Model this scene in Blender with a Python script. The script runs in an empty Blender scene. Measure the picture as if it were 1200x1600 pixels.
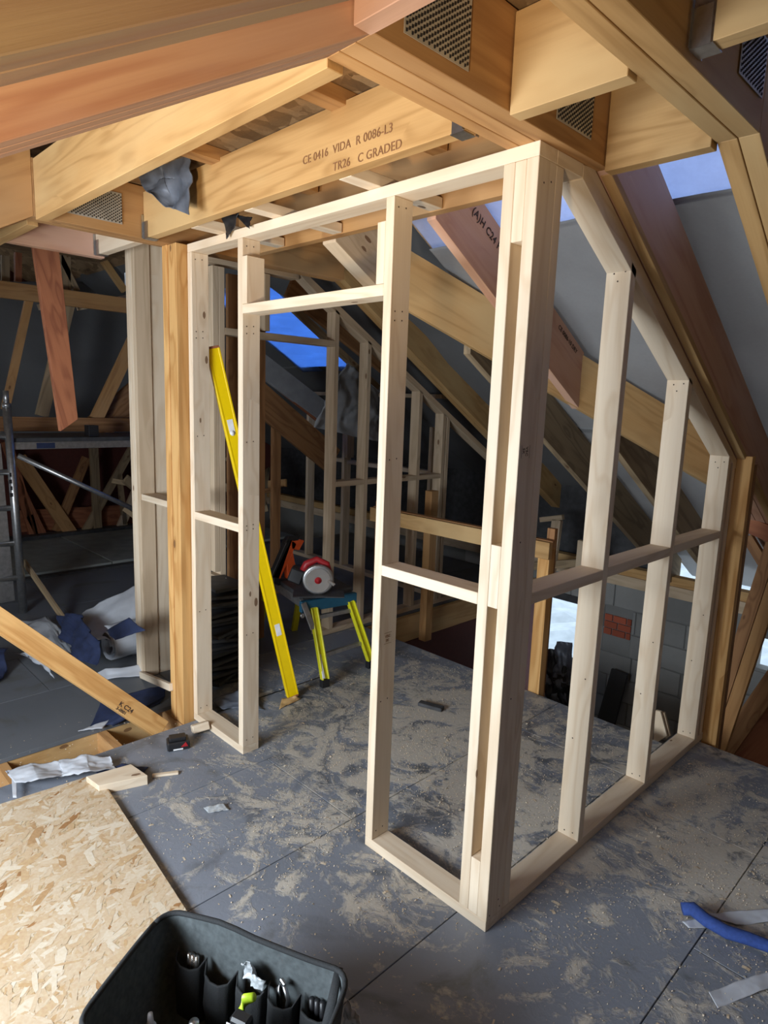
import bpy, bmesh, math, random
from mathutils import Vector, Matrix, noise
random.seed(7)
COL = bpy.context.scene.collection
S = bpy.context.scene

# ------------------------------------------------------------------ camera
CAMP = Vector((1.0603, -1.5908, 1.6973))
RR = ((0.7005315, 0.7127535, 0.0351856), (0.1427639, -0.0916658, -0.9855028), (-0.6991953, 0.6953990, -0.1659703))
FPX = 1017.98
cam = bpy.data.objects.new('camera', bpy.data.cameras.new('camera'))
COL.objects.link(cam)
cam.data.sensor_fit = 'VERTICAL'; cam.data.sensor_height = 24.0
cam.data.lens = FPX / 1600.0 * 24.0
cam.data.clip_start = 0.02; cam.data.clip_end = 200
xr, yd, zf = [Vector(r) for r in RR]
cam.matrix_world = Matrix(((xr.x, -yd.x, -zf.x, CAMP.x), (xr.y, -yd.y, -zf.y, CAMP.y), (xr.z, -yd.z, -zf.z, CAMP.z), (0, 0, 0, 1)))
S.camera = cam

def at(px, py, ax, val):
    """point on the plane ax=val seen at a pixel of the 1200x1600 photograph"""
    d = xr * ((px - 600) / FPX) + yd * ((py - 800) / FPX) + zf
    i = 'xyz'.index(ax)
    return CAMP + d * ((val - CAMP[i]) / d[i])

# ------------------------------------------------------------------ world, light, exposure
W = bpy.data.worlds.new('world'); S.world = W; W.use_nodes = True
bg = W.node_tree.nodes['Background']
bg.inputs[0].default_value = (0.72, 0.85, 1.0, 1); bg.inputs[1].default_value = 3.2
def area(name, loc, to, sx, sy, power, col):
    l = bpy.data.lights.new(name, 'AREA'); l.shape = 'RECTANGLE'; l.size = sx; l.size_y = sy; l.energy = power; l.color = col
    o = bpy.data.objects.new(name, l); COL.objects.link(o); o.location = loc
    o.rotation_euler = (Vector(to) - Vector(loc)).to_track_quat('-Z', 'Y').to_euler()
    return o
area('daylight_roof_window', (-0.65, -2.7, 1.28), (-0.55, 0.4, 0.7), 1.5, 0.9, 150, (0.80, 0.90, 1.0))
wl_ = bpy.data.lights.new('added_warm_spot', 'SPOT'); wl_.energy = 300; wl_.color = (1.0, 0.78, 0.5); wl_.spot_size = math.radians(46); wl_.spot_blend = 0.9; wl_.shadow_soft_size = 0.12  # unseen warm spot, added to brighten the near rafter and joists
wo_ = bpy.data.objects.new('added_warm_spot', wl_); COL.objects.link(wo_); wo_.location = (1.15, -2.75, 0.75); wo_.rotation_euler = (Vector((-0.05, -1.3, 2.1)) - wo_.location).to_track_quat('-Z', 'Y').to_euler()
S.view_settings.view_transform = 'Standard'; S.view_settings.look = 'None'
S.view_settings.exposure = 0.25; S.view_settings.gamma = 1.0; S.view_settings.use_curve_mapping = False

# ------------------------------------------------------------------ materials
class NT:
    def __init__(s, name):
        s.m = bpy.data.materials.new(name); s.m.use_nodes = True
        s.t = s.m.node_tree; s.b = s.t.nodes['Principled BSDF']; s.out = s.t.nodes['Material Output']
    def n(s, kind, **kw):
        x = s.t.nodes.new('ShaderNode' + kind)
        for k, v in kw.items():
            if k.startswith('i_'):
                key = k[2:]
                key = int(key) if key.isdigit() else key.replace('_', ' ')
                if isinstance(v, bpy.types.NodeSocket): s.t.links.new(v, x.inputs[key])
                else: x.inputs[key].default_value = v
            else: setattr(x, k, v)
        return x
    def l(s, a, b): s.t.links.new(a, b)
    def math(s, op, a, b=0.0, c=None):
        x = s.n('Math', operation=op)
        for i, v in enumerate((a, b) if c is None else (a, b, c)):
            if isinstance(v, bpy.types.NodeSocket): s.l(v, x.inputs[i])
            else: x.inputs[i].default_value = v
        return x.outputs[0]
    def mix(s, f, a, b, mode='MIX'):
        x = s.n('MixRGB', blend_type=mode)
        for i, v in enumerate((f, a, b)):
            if isinstance(v, bpy.types.NodeSocket): s.l(v, x.inputs[i])
            else: x.inputs[i].default_value = v if i == 0 else (*v[:3], 1)
        return x.outputs[0]
    def ramp(s, f, stops):
        x = s.n('ValToRGB'); s.l(f, x.inputs[0]); r = x.color_ramp
        while len(r.elements) < len(stops): r.elements.new(0.5)
        for e, (p, c) in zip(r.elements, stops):
            e.position = p; e.color = (*c, 1) if len(c) == 3 else c
        return x.outputs[0]
    def bump(s, h, st, dist=0.01):
        x = s.n('Bump'); x.inputs['Strength'].default_value = st; x.inputs['Distance'].default_value = dist
        s.l(h, x.inputs['Height']); s.l(x.outputs[0], s.b.inputs['Normal'])

def mul(c, k): return tuple(min(1, v * k) for v in c)
def wood(name, base, dark, knot=1.0, vary=0.22, rough=0.7, stain=None, bump=0.25):
    N = NT(name)
    tc = N.n('TexCoord'); oi = N.n('ObjectInfo')
    off = N.n('CombineXYZ', i_X=N.math('MULTIPLY', oi.outputs['Random'], 37.0), i_Y=N.math('MULTIPLY', oi.outputs['Random'], 91.0), i_Z=N.math('MULTIPLY', oi.outputs['Random'], 53.0))
    co = N.n('VectorMath', operation='ADD'); N.l(tc.outputs['Object'], co.inputs[0]); N.l(off.outputs[0], co.inputs[1]); co = co.outputs[0]
    def sc(v, x):
        m = N.n('VectorMath', operation='MULTIPLY'); N.l(v, m.inputs[0]); m.inputs[1].default_value = x; return m.outputs[0]
    fine = N.n('TexNoise', i_Scale=1.0, i_Detail=6.0, i_Roughness=0.6); N.l(sc(co, (160, 160, 4.0)), fine.inputs['Vector'])
    big = N.n('TexNoise', i_Scale=1.0, i_Detail=2.0, i_Distortion=0.4); N.l(sc(co, (9, 9, 0.9)), big.inputs['Vector'])
    # knots
    vo = N.n('TexVoronoi', i_Scale=1.0, i_Randomness=1.0); N.l(sc(co, (9.5, 9.5, 4.2)), vo.inputs['Vector'])
    csep = N.n('SeparateColor'); N.l(vo.outputs['Color'], csep.inputs[0])
    gate = N.math('GREATER_THAN', csep.outputs[0], 1.0 - 0.42 * knot)
    halo = N.math('MULTIPLY', N.math('SUBTRACT', 1.0, N.math('MULTIPLY', vo.outputs['Distance'], 2.2)), gate)
    halo = N.math('MAXIMUM', halo, 0.0)
    kn = N.math('MULTIPLY', N.math('LESS_THAN', N.math('ADD', vo.outputs['Distance'], N.math('MULTIPLY', fine.outputs[0], 0.06)), 0.125), gate)
    # cathedral rings
    ph = N.math('ADD', N.math('MULTIPLY', big.outputs[0], 34.0), N.math('MULTIPLY', halo, 7.0))
    ring = N.math('ADD', N.math('MULTIPLY', N.math('SINE', ph), 0.5), 0.5)
    ring = N.math('POWER', ring, 2.2)
    g = N.math('ADD', N.math('MULTIPLY', ring, 0.45), N.math('MULTIPLY', fine.outputs[0], 0.55))
    c = N.mix(N.ramp(g, [(0.2, (0, 0, 0)), (0.85, (1, 1, 1))]), base, dark)
    tone = N.math('ADD', 1.0 - vary / 2, N.math('MULTIPLY', oi.outputs['Random'], vary))
    broad = N.n('TexNoise', i_Scale=1.0, i_Detail=3.0); N.l(sc(co, (5, 5, 1.6)), broad.inputs['Vector'])
    if stain: c = N.mix(N.ramp(broad.outputs[0], [(0.42, (0, 0, 0)), (0.68, (1, 1, 1))]), c, stain)
    tn = N.n('CombineColor', i_0=tone, i_1=tone, i_2=tone)
    c = N.mix(1.0, c, tn.outputs[0], 'MULTIPLY')
    c = N.mix(N.math('MULTIPLY', halo, 0.45), c, mul(dark, 0.8))
    c = N.mix(N.math('MULTIPLY', kn, 0.85), c, (0.15, 0.07, 0.03))
    N.l(c, N.b.inputs['Base Color']); N.b.inputs['Roughness'].default_value = rough
    N.b.inputs['Specular IOR Level'].default_value = 0.3
    N.bump(g, bump, 0.0015)
    return N.m
def plain(name, col, rough=0.6, metal=0.0, nz=0.12, scale=30.0, bump=0.15, spec=0.5):
    N = NT(name); tc = N.n('TexCoord')
    n = N.n('TexNoise', i_Scale=scale, i_Detail=5.0); N.l(tc.outputs['Object'], n.inputs['Vector'])
    c = N.mix(n.outputs[0], mul(col, 1 - nz * 2), mul(col, 1 + nz * 2))
    N.l(c, N.b.inputs['Base Color']); N.b.inputs['Roughness'].default_value = rough; N.b.inputs['Metallic'].default_value = metal
    N.b.inputs['Specular IOR Level'].default_value = spec
    if bump: N.bump(n.outputs[0], bump, 0.002)
    return N.m

M = {}
M['cls'] = wood('fresh_pine', (0.77, 0.64, 0.48), (0.67, 0.52, 0.36), 0.6, 0.10)
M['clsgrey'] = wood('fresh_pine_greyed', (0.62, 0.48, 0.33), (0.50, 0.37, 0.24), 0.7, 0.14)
M['truss'] = wood('treated_truss_pine', (0.48, 0.26, 0.10), (0.34, 0.165, 0.06), 0.7, 0.22, stain=(0.47, 0.27, 0.12))
M['trussgold'] = wood('golden_joist_pine', (0.52, 0.31, 0.125), (0.38, 0.21, 0.075), 0.8, 0.12, stain=(0.56, 0.37, 0.17))
M['pink'] = wood('pinkish_rough_pine', (0.62, 0.36, 0.22), (0.46, 0.22, 0.13), 0.25, 0.08, rough=0.6, stain=(0.60, 0.37, 0.27), bump=0.5)
M['rough'] = wood('rough_sawn_brown_pine', (0.42, 0.29, 0.16), (0.30, 0.18, 0.10), 0.4, 0.1, stain=(0.40, 0.23, 0.14), bump=1.0)
M['orange'] = wood('orange_post_pine', (0.72, 0.42, 0.16), (0.50, 0.24, 0.07), 0.8, 0.12)
M['brown'] = wood('brown_pine', (0.36, 0.18, 0.075), (0.22, 0.10, 0.04), 0.8, 0.2)
M['red'] = wood('red_brown_pine', (0.40, 0.15, 0.07), (0.24, 0.08, 0.04), 1.0, 0.2)
M['dirty'] = wood('dirty_pine', (0.40, 0.29, 0.17), (0.24, 0.17, 0.10), 0.8, 0.25)
M['steel'] = plain('galvanised_steel', (0.50, 0.51, 0.52), 0.35, 1.0, 0.15, 60)
M['alu'] = plain('scaffold_aluminium', (0.46, 0.46, 0.46), 0.38, 0.9, 0.2, 40)
M['dust'] = plain('grey_dusty_board', (0.24, 0.25, 0.23), 0.85, 0, 0.2, 7)
M['black'] = plain('black_plastic', (0.015, 0.015, 0.017), 0.45)
M['fabric'] = plain('black_canvas', (0.022, 0.024, 0.026), 0.85, 0, 0.3, 300, 0.5)
M['fabricgrey'] = plain('grey_dusty_canvas', (0.075, 0.088, 0.092), 0.9, 0, 0.3, 60, 0.5)
M['yellow'] = plain('yellow_enamel', (0.90, 0.62, 0.0), 0.35, 0, 0.03)
M['fibre'] = plain('yellow_fibreglass', (0.72, 0.68, 0.02), 0.4, 0, 0.08)
M['petrol'] = plain('petrol_blue_paint', (0.015, 0.10, 0.17), 0.5)
M['redplastic'] = plain('red_plastic', (0.38, 0.015, 0.02), 0.45)
M['orangeplastic'] = plain('orange_plastic', (0.75, 0.10, 0.02), 0.4)
M['white'] = plain('white_sticker', (0.8, 0.8, 0.8), 0.5)
M['chrome'] = plain('bright_saw_blade', (0.75, 0.72, 0.68), 0.25, 0.9, 0.1)
M['lime'] = plain('lime_green_plastic', (0.45, 0.65, 0.03), 0.4)
M['navy'] = plain('navy_membrane', (0.013, 0.022, 0.065), 0.8, 0, 0.25, 25)
M['bluetape'] = plain('blue_felt', (0.03, 0.07, 0.27), 0.85, 0, 0.2, 90, 0.5)
M['sheetwhite'] = plain('white_membrane', (0.50, 0.52, 0.56), 0.75, 0, 0.1, 12)
M['sheetgrey'] = plain('grey_membrane_back', (0.30, 0.31, 0.33), 0.8, 0, 0.15, 12)
M['felt'] = plain('grey_crumpled_felt', (0.15, 0.17, 0.21), 0.45, 0.3, 0.35, 14, 0.6)
M['ink'] = plain('dark_stamp_ink', (0.055, 0.03, 0.02), 0.8)
M['inkbrown'] = plain('brown_stamp_ink', (0.22, 0.10, 0.04), 0.8)
M['slate'] = plain('dark_slate', (0.045, 0.045, 0.048), 0.6, 0, 0.4, 18, 0.6)
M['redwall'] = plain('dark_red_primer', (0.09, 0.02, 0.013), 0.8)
M['plastic'] = plain('clear_crinkled_bag', (0.45, 0.48, 0.5), 0.15, 0.1, 0.4, 60, 1.0, 0.8)

def membrane(name, col, translucent, streak=(1, 1, 1)):
    N = NT(name); tc = N.n('TexCoord')
    mp = N.n('Mapping'); N.l(tc.outputs['Object'], mp.inputs[0]); mp.inputs['Scale'].default_value = streak
    n = N.n('TexNoise', i_Scale=2.2, i_Detail=7.0, i_Distortion=0.8); N.l(mp.outputs[0], n.inputs['Vector'])
    f = N.n('TexNoise', i_Scale=70.0, i_Detail=3.0); N.l(tc.outputs['Object'], f.inputs['Vector'])
    s = N.math('ADD', N.math('MULTIPLY', n.outputs[0], 0.8), N.math('MULTIPLY', f.outputs[0], 0.2))
    c = N.mix(s, mul(col, 0.72), mul(col, 1.28))
    N.l(c, N.b.inputs['Base Color']); N.b.inputs['Roughness'].default_value = 0.7
    N.bump(n.outputs[0], 0.6, 0.03)
    tr = N.n('BsdfTranslucent'); N.l(N.mix(s, mul(translucent, 0.7), mul(translucent, 1.25)), tr.inputs[0])
    mx = N.n('MixShader'); mx.inputs[0].default_value = 0.5
    N.l(N.b.outputs[0], mx.inputs[1]); N.l(tr.outputs[0], mx.inputs[2]); N.l(mx.outputs[0], N.out.inputs[0])
    return N.m
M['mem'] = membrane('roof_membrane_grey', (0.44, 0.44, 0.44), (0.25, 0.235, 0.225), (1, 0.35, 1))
M['memshaded'] = membrane('roof_membrane_shaded', (0.30, 0.30, 0.30), (0.02, 0.02, 0.022), (1, 0.35, 1))  # same membrane, colour darkened to paint the shade of the back rooms
M['memlit'] = membrane('roof_membrane_thin_lilac', (0.5, 0.5, 0.62), (0.56, 0.64, 0.90))
M['memblue'] = membrane('roof_membrane_thin_blue', (0.25, 0.4, 0.7), (0.26, 0.46, 0.90), (1, 3, 3))

def floor_mat(name, dusty=True, base=(0.20, 0.218, 0.255)):
    N = NT(name); g = N.n('NewGeometry')
    def nz(scale, det, dis=0.0, rgh=0.5, vec=None):
        x = N.n('TexNoise', i_Scale=scale, i_Detail=det, i_Distortion=dis, i_Roughness=rgh); N.l(vec or g.outputs['Position'], x.inputs['Vector']); return x.outputs[0]
    oi = N.n('ObjectInfo')
    wear = nz(1.6, 6, 1.0)
    c = N.mix(wear, mul(base, 0.75), mul(base, 1.3))
    c = N.mix(N.ramp(nz(3.1, 8, 0.6, 0.65), [(0.56, (0, 0, 0)), (0.72, (1, 1, 1))]), c, (0.10, 0.098, 0.085))
    tn = N.math('ADD', 0.93, N.math('MULTIPLY', oi.outputs['Random'], 0.14))
    cc = N.n('CombineColor', i_0=tn, i_1=tn, i_2=tn); c = N.mix(1.0, c, cc.outputs[0], 'MULTIPLY')
    if dusty:
        dens = None
        for (bx, by, r, k) in DUST:
            d = N.n('VectorMath', operation='DISTANCE'); N.l(g.outputs['Position'], d.inputs[0]); d.inputs[1].default_value = (bx, by, 0)
            v = N.math('MULTIPLY', N.math('MAXIMUM', N.math('SUBTRACT', 1.0, N.math('DIVIDE', d.outputs['Value'], r)), 0.0), k)
            dens = v if dens is None else N.math('MAXIMUM', dens, v)
        n1 = nz(3.6, 9, 2.2, 0.62); n2 = nz(17, 8, 1.4, 0.7); n3 = nz(90, 4)
        m = N.math('ADD', N.math('ADD', N.math('MULTIPLY', n1, 0.74), N.math('MULTIPLY', n2, 0.36)), N.math('MULTIPLY', n3, 0.12))
        m = N.math('ADD', m, N.math('MULTIPLY', dens, 0.20))
        mask = N.ramp(m, [(0.66, (0, 0, 0)), (0.76, (1, 1, 1))])
        c = N.mix(N.math('MULTIPLY', mask, 0.82), c, N.mix(n3, (0.68, 0.61, 0.50), (0.44, 0.40, 0.34)))
        # wet-looking dark patches brushed through the dust
        dk = N.ramp(N.math('ADD', nz(2.3, 5, 1.2), N.math('MULTIPLY', dens, 0.10)), [(0.58, (0, 0, 0)), (0.68, (1, 1, 1))])
        c = N.mix(N.math('MULTIPLY', N.math('MULTIPLY', dk, 0.55), N.math('SUBTRACT', 1.0, mask)), c, (0.055, 0.058, 0.062))
        N.bump(N.math('ADD', mask, n2), 0.5, 0.003)
    N.l(c, N.b.inputs['Base Color']); N.b.inputs['Roughness'].default_value = 0.5
    return N.m
DUST = [(-1.0, 0.85, 1.25, 1.0), (-0.25, 0.6, 0.8, 0.9), (0.35, 0.95, 0.75, 1.05), (0.1, 1.4, 0.7, 0.9), (-0.85, -0.05, 0.45, 0.7), (0.75, 0.75, 0.5, 0.9),
        (-0.35, -0.12, 0.3, 0.7), (-1.15, -0.35, 0.35, 0.35), (-0.65, -0.35, 0.3, 0.4), (0.2, 0.12, 0.3, 0.5), (0.55, 0.2, 0.25, 0.35)]
M['floor'] = floor_mat('sawdust_covered_grey_board')
M['floorleft'] = floor_mat('grey_floor_board', False, (0.13, 0.14, 0.155))

def osb_mat(name, cols):
    N = NT(name); tc = N.n('TexCoord'); out = None
    pick = N.n('TexVoronoi', i_Scale=9.0); N.l(tc.outputs['Object'], pick.inputs['Vector'])
    for k, ang in enumerate((0.35, 1.25, 2.3)):
        mp = N.n('Mapping'); N.l(tc.outputs['Object'], mp.inputs[0]); mp.inputs['Rotation'].default_value = (0, 0, ang); mp.inputs['Scale'].default_value = (9, 42, 20)
        nn = N.n('TexNoise', i_Scale=9.0, i_Detail=2.0); N.l(tc.outputs['Object'], nn.inputs['Vector'])
        ad = N.n('VectorMath', operation='ADD'); N.l(mp.outputs[0], ad.inputs[0]); N.l(nn.outputs['Color'], ad.inputs[1])
        v = N.n('TexVoronoi', i_Scale=1.0); N.l(ad.outputs[0], v.inputs['Vector'])
        sp = N.n('SeparateColor'); N.l(v.outputs['Color'], sp.inputs[0])
        c = N.ramp(sp.outputs[0], [(0.0, cols[0]), (0.35, cols[1]), (0.8, cols[2]), (1.0, cols[3])])
        if out is None: out = c
        else:
            ps = N.n('SeparateColor'); N.l(pick.outputs['Color'], ps.inputs[0])
            out = N.mix(N.math('GREATER_THAN', ps.outputs[k], 0.5), out, c)
    fine = N.n('TexNoise', i_Scale=120.0, i_Detail=4.0); N.l(tc.outputs['Object'], fine.inputs['Vector'])
    out = N.mix(0.25, out, fine.outputs[0], 'OVERLAY')
    N.l(out, N.b.inputs['Base Color']); N.b.inputs['Roughness'].default_value = 0.6; N.bump(fine.outputs[0], 0.3, 0.002)
    return N.m
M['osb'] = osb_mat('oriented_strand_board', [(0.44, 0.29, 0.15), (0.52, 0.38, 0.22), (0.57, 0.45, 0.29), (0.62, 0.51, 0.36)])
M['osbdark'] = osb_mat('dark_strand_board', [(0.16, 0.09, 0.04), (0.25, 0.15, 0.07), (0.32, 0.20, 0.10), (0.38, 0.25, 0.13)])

def strand_mat():
    N = NT('loose_wood_strand'); a = N.n('Attribute', attribute_name='tint')
    n = N.n('TexNoise', i_Scale=90.0, i_Detail=4.0); tc = N.n('TexCoord'); N.l(tc.outputs['Object'], n.inputs['Vector'])
    c = N.ramp(a.outputs['Fac'], [(0.0, (0.42, 0.22, 0.09)), (0.06, (0.62, 0.42, 0.22)), (0.3, (0.68, 0.51, 0.32)), (0.8, (0.73, 0.59, 0.41)), (1.0, (0.82, 0.72, 0.55))])
    c = N.mix(0.3, c, n.outputs[0], 'OVERLAY'); c = N.mix(1.0, c, (0.80, 0.79, 0.80), 'MULTIPLY'); N.l(c, N.b.inputs['Base Color']); N.b.inputs['Roughness'].default_value = 0.85; N.b.inputs['Specular IOR Level'].default_value = 0.15
    return N.m
M['strand'] = strand_mat()
def perf_mat():
    N = NT('punched_nail_plate_steel'); tc = N.n('TexCoord')
    mp = N.n('Mapping'); N.l(tc.outputs['Object'], mp.inputs[0]); mp.inputs['Scale'].default_value = (150, 150, 75)
    n = N.n('TexNoise', i_Scale=12.0, i_Detail=4.0); N.l(tc.outputs['Object'], n.inputs['Vector'])
    c = N.mix(n.outputs[0], (0.34, 0.31, 0.26), (0.62, 0.58, 0.50)); N.l(c, N.b.inputs['Base Color'])
    N.b.inputs['Metallic'].default_value = 0.35; N.b.inputs['Roughness'].default_value = 0.5
    return N.m
M['plate'] = perf_mat()
def block_mat(name, a, b):
    N = NT(name); g = N.n('NewGeometry'); oi = N.n('ObjectInfo')
    n = N.n('TexNoise', i_Scale=4.0, i_Detail=8.0); N.l(g.outputs['Position'], n.inputs['Vector'])
    f = N.n('TexNoise', i_Scale=80.0, i_Detail=4.0); N.l(g.outputs['Position'], f.inputs['Vector'])
    c = N.mix(n.outputs[0], a, b); tn = N.math('ADD', 0.8, N.math('MULTIPLY', oi.outputs['Random'], 0.4))
    cc = N.n('CombineColor', i_0=tn, i_1=tn, i_2=tn); N.l(N.mix(1.0, c, cc.outputs[0], 'MULTIPLY'), N.b.inputs['Base Color'])
    N.b.inputs['Roughness'].default_value = 0.9; N.bump(f.outputs[0], 0.6, 0.004); return N.m
M['block'] = block_mat('grey_concrete_block', (0.19, 0.19, 0.18), (0.31, 0.31, 0.30))
M['mortar'] = block_mat('grey_mortar', (0.16, 0.16, 0.155), (0.22, 0.22, 0.21))
M['brick'] = block_mat('red_brick', (0.30, 0.06, 0.03), (0.38, 0.10, 0.05))
M['outside'] = block_mat('pale_rubble_ground', (0.20, 0.22, 0.23), (0.36, 0.39, 0.40))

# ------------------------------------------------------------------ object helpers
def V(*a): return Vector(a)
def finish(name, bm, mat, parent=None, loc=None, basis=None, smooth=False):
    me = bpy.data.meshes.new(name); bm.to_mesh(me); bm.free()
    mats = mat if isinstance(mat, (list, tuple)) else [mat]
    for m in mats: me.materials.append(m)
    if smooth:
        for p in me.polygons: p.use_smooth = True
    o = bpy.data.objects.new(name, me); COL.objects.link(o)
    mw = Matrix.Translation(loc or V(0, 0, 0)) @ (basis.to_4x4() if basis else Matrix.Identity(4))
    o['_mw'] = [c for r in mw for c in r]
    if parent is not None:
        o.parent = parent; o.matrix_basis = wm(parent).inverted() @ mw
    else: o.matrix_basis = mw
    return o
def wm(o):
    a = o['_mw']; return Matrix([a[i * 4:i * 4 + 4] for i in range(4)])
def thing(name, label, cat, loc=(0, 0, 0), group=None):
    o = bpy.data.objects.new(name, None); COL.objects.link(o); o.location = loc; o.empty_display_size = 0.1
    o['_mw'] = [c for r in Matrix.Translation(loc) for c in r]
    return tag(o, label, cat, group)
def tag(o, label, cat, group=None):
    o['label'] = label; o['category'] = cat
    if group: o['group'] = group
    return o
def struct(name, loc=(0, 0, 0)):
    o = bpy.data.objects.new(name, None); COL.objects.link(o); o.location = loc; o['kind'] = 'structure'
    o['_mw'] = [c for r in Matrix.Translation(loc) for c in r]
    return o
def prism(name, parent, pts, ext, grain, mat, bev=0.0015):
    pts = [Vector(p) for p in pts]; ext = Vector(ext)
    Z = Vector(grain).normalized(); X = (ext - Z * ext.dot(Z)).normalized(); Y = Z.cross(X)
    B = Matrix((X, Y, Z)).transposed(); o0 = sum(pts, V(0, 0, 0)) / len(pts) + ext / 2; Bi = B.transposed()
    bm = bmesh.new()
    a = [bm.verts.new(Bi @ (p - o0)) for p in pts]; b = [bm.verts.new(Bi @ (p + ext - o0)) for p in pts]
    n = len(pts); bm.faces.new(a[::-1]); bm.faces.new(b)
    for i in range(n): bm.faces.new((a[i], a[(i + 1) % n], b[(i + 1) % n], b[i]))
    bmesh.ops.recalc_face_normals(bm, faces=bm.faces)
    if bev: bmesh.ops.bevel(bm, geom=bm.edges[:], offset=bev, segments=1, affect='EDGES')
    return finish(name, bm, mat, parent, o0, B)
def box(name, parent, x0, x1, y0, y1, z0, z1, mat, grain=None, bev=0.0015):
    if grain is None:
        d = (abs(x1 - x0), abs(y1 - y0), abs(z1 - z0)); grain = [(1, 0, 0), (0, 1, 0), (0, 0, 1)][d.index(max(d))]
    if grain[0]:   # polygon in yz, ext x -> need ext perpendicular to grain: extrude along y
        return prism(name, parent, [(x0, y0, z0), (x1, y0, z0), (x1, y0, z1), (x0, y0, z1)], (0, y1 - y0, 0), grain, mat, bev)
    return prism(name, parent, [(x0, y0, z0), (x0, y1, z0), (x0, y1, z1), (x0, y0, z1)], (x1 - x0, 0, 0), grain, mat, bev)
def bar(name, parent, p, q, w, d, side, mat, bev=0.0015):
    """timber from p to q (centre line); side = direction of its width w, d = other dimension"""
    p = Vector(p); q = Vector(q); g = (q - p).normalized(); s = Vector(side); s = (s - g * s.dot(g)).normalized(); t = g.cross(s)
    c = [p - s * w / 2 - t * d / 2, q - s * w / 2 - t * d / 2, q - s * w / 2 + t * d / 2, p - s * w / 2 + t * d / 2]
    return prism(name, parent, c, s * w, g, mat, bev)
def tube(name, parent, pts, r, mat, seg=10, smooth=True, flat=1.0):
    pts = [Vector(p) for p in pts]; o0 = pts[0]; bm = bmesh.new(); rings = []
    up = V(0, 0, 1)
    for i, p in enumerate(pts):
        d = (pts[min(i + 1, len(pts) - 1)] - pts[max(i - 1, 0)]).normalized()
        u = up if abs(d.dot(up)) < 0.95 else V(1, 0, 0)
        a = d.cross(u).normalized(); b = a.cross(d)
        rr = r[i] if isinstance(r, (list, tuple)) else r
        rings.append([bm.verts.new(p - o0 + a * rr * math.cos(t) + b * rr * flat * math.sin(t)) for t in [2 * math.pi * k / seg for k in range(seg)]])
    for A, Bq in zip(rings, rings[1:]):
        for k in range(seg): bm.faces.new((A[k], A[(k + 1) % seg], Bq[(k + 1) % seg], Bq[k]))
    bm.faces.new(rings[0][::-1]); bm.faces.new(rings[-1]); bmesh.ops.recalc_face_normals(bm, faces=bm.faces)
    return finish(name, bm, mat, parent, o0, smooth=smooth)
def sheet(name, parent, rows, mat_top, mat_bot=None, thick=0.002, nu=26, nv=26, amp=0.02, fr=6.0, seed=0, torn=0.0, crease=0.5):
    """crumpled sheet through a grid of control points (rows of equal length), with thickness"""
    rows = [[Vector(p) for p in r] for r in rows]; o0 = rows[0][0].copy()
    def lin(a, t):
        k = min(int(t * (len(a) - 1)), len(a) - 2); f = t * (len(a) - 1) - k; f = f * f * (3 - 2 * f) if len(a) > 2 else f
        return a[k].lerp(a[k + 1], f)
    P = []
    for i in range(nu + 1):
        row = []
        for j in range(nv + 1):
            p = lin([lin(r, j / nv) for r in rows], i / nu)
            row.append(p)
        P.append(row)
    Q = []
    for i in range(nu + 1):
        row = []
        for j in range(nv + 1):
            du = P[min(i + 1, nu)][j] - P[max(i - 1, 0)][j]; dv = P[i][min(j + 1, nv)] - P[i][max(j - 1, 0)]
            n = du.cross(dv); n = n.normalized() if n.length > 1e-9 else V(0, 0, 1)
            q = P[i][j] * fr + V(seed * 3.1, seed * 1.7, seed)
            h = noise.noise(q) * amp + (abs(noise.noise(q * 1.9)) - 0.2) * amp * crease + noise.noise(q * 4) * amp * 0.25
            e = min(i, nu - i, j, nv - j)
            if torn and e == 0: 
                tt = (noise.noise(q * 5)) * torn; h += tt * 0.3
                c = P[nu // 2][nv // 2]; row.append((P[i][j].lerp(c, abs(tt) * 2) + n * h, n)); continue
            row.append((P[i][j] + n * h, n))
        Q.append(row)
    bm = bmesh.new()
    T = [[bm.verts.new(p - o0 + n * thick / 2) for p, n in r] for r in Q]; Bt = [[bm.verts.new(p - o0 - n * thick / 2) for p, n in r] for r in Q]
    for i in range(nu):
        for j in range(nv):
            f = bm.faces.new((T[i][j], T[i + 1][j], T[i + 1][j + 1], T[i][j + 1])); f.material_index = 0; f.smooth = True
            f = bm.faces.new((Bt[i][j], Bt[i][j + 1], Bt[i + 1][j + 1], Bt[i + 1][j])); f.material_index = 1; f.smooth = True
    loop = [(i, 0) for i in range(nu)] + [(nu, j) for j in range(nv)] + [(i, nv) for i in range(nu, 0, -1)] + [(0, j) for j in range(nv, 0, -1)]
    for a, b in zip(loop, loop[1:] + loop[:1]):
        bm.faces.new((T[a[0]][a[1]], Bt[a[0]][a[1]], Bt[b[0]][b[1]], T[b[0]][b[1]]))
    return finish(name, bm, [mat_top, mat_bot or mat_top], parent, o0)
def text(name, parent, s, origin, xdir, ydir, size, mat, bold=0.0):
    cu = bpy.data.curves.new(name, 'FONT'); cu.body = s; cu.size = size; cu.offset = bold; cu.extrude = 0.0003; cu.space_character = 1.05
    o = bpy.data.objects.new(name, cu); COL.objects.link(o); dg = bpy.context.evaluated_depsgraph_get(); dg.update()
    me = bpy.data.meshes.new_from_object(o.evaluated_get(dg)); bpy.data.objects.remove(o)
    bm = bmesh.new(); bm.from_mesh(me)
    X = Vector(xdir).normalized(); Y = Vector(ydir); Y = (Y - X * Y.dot(X)).normalized(); Z = X.cross(Y)
    return finish(name, bm, mat, parent, Vector(origin) + Z * 0.0006, Matrix((X, Y, Z)).transposed())
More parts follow.
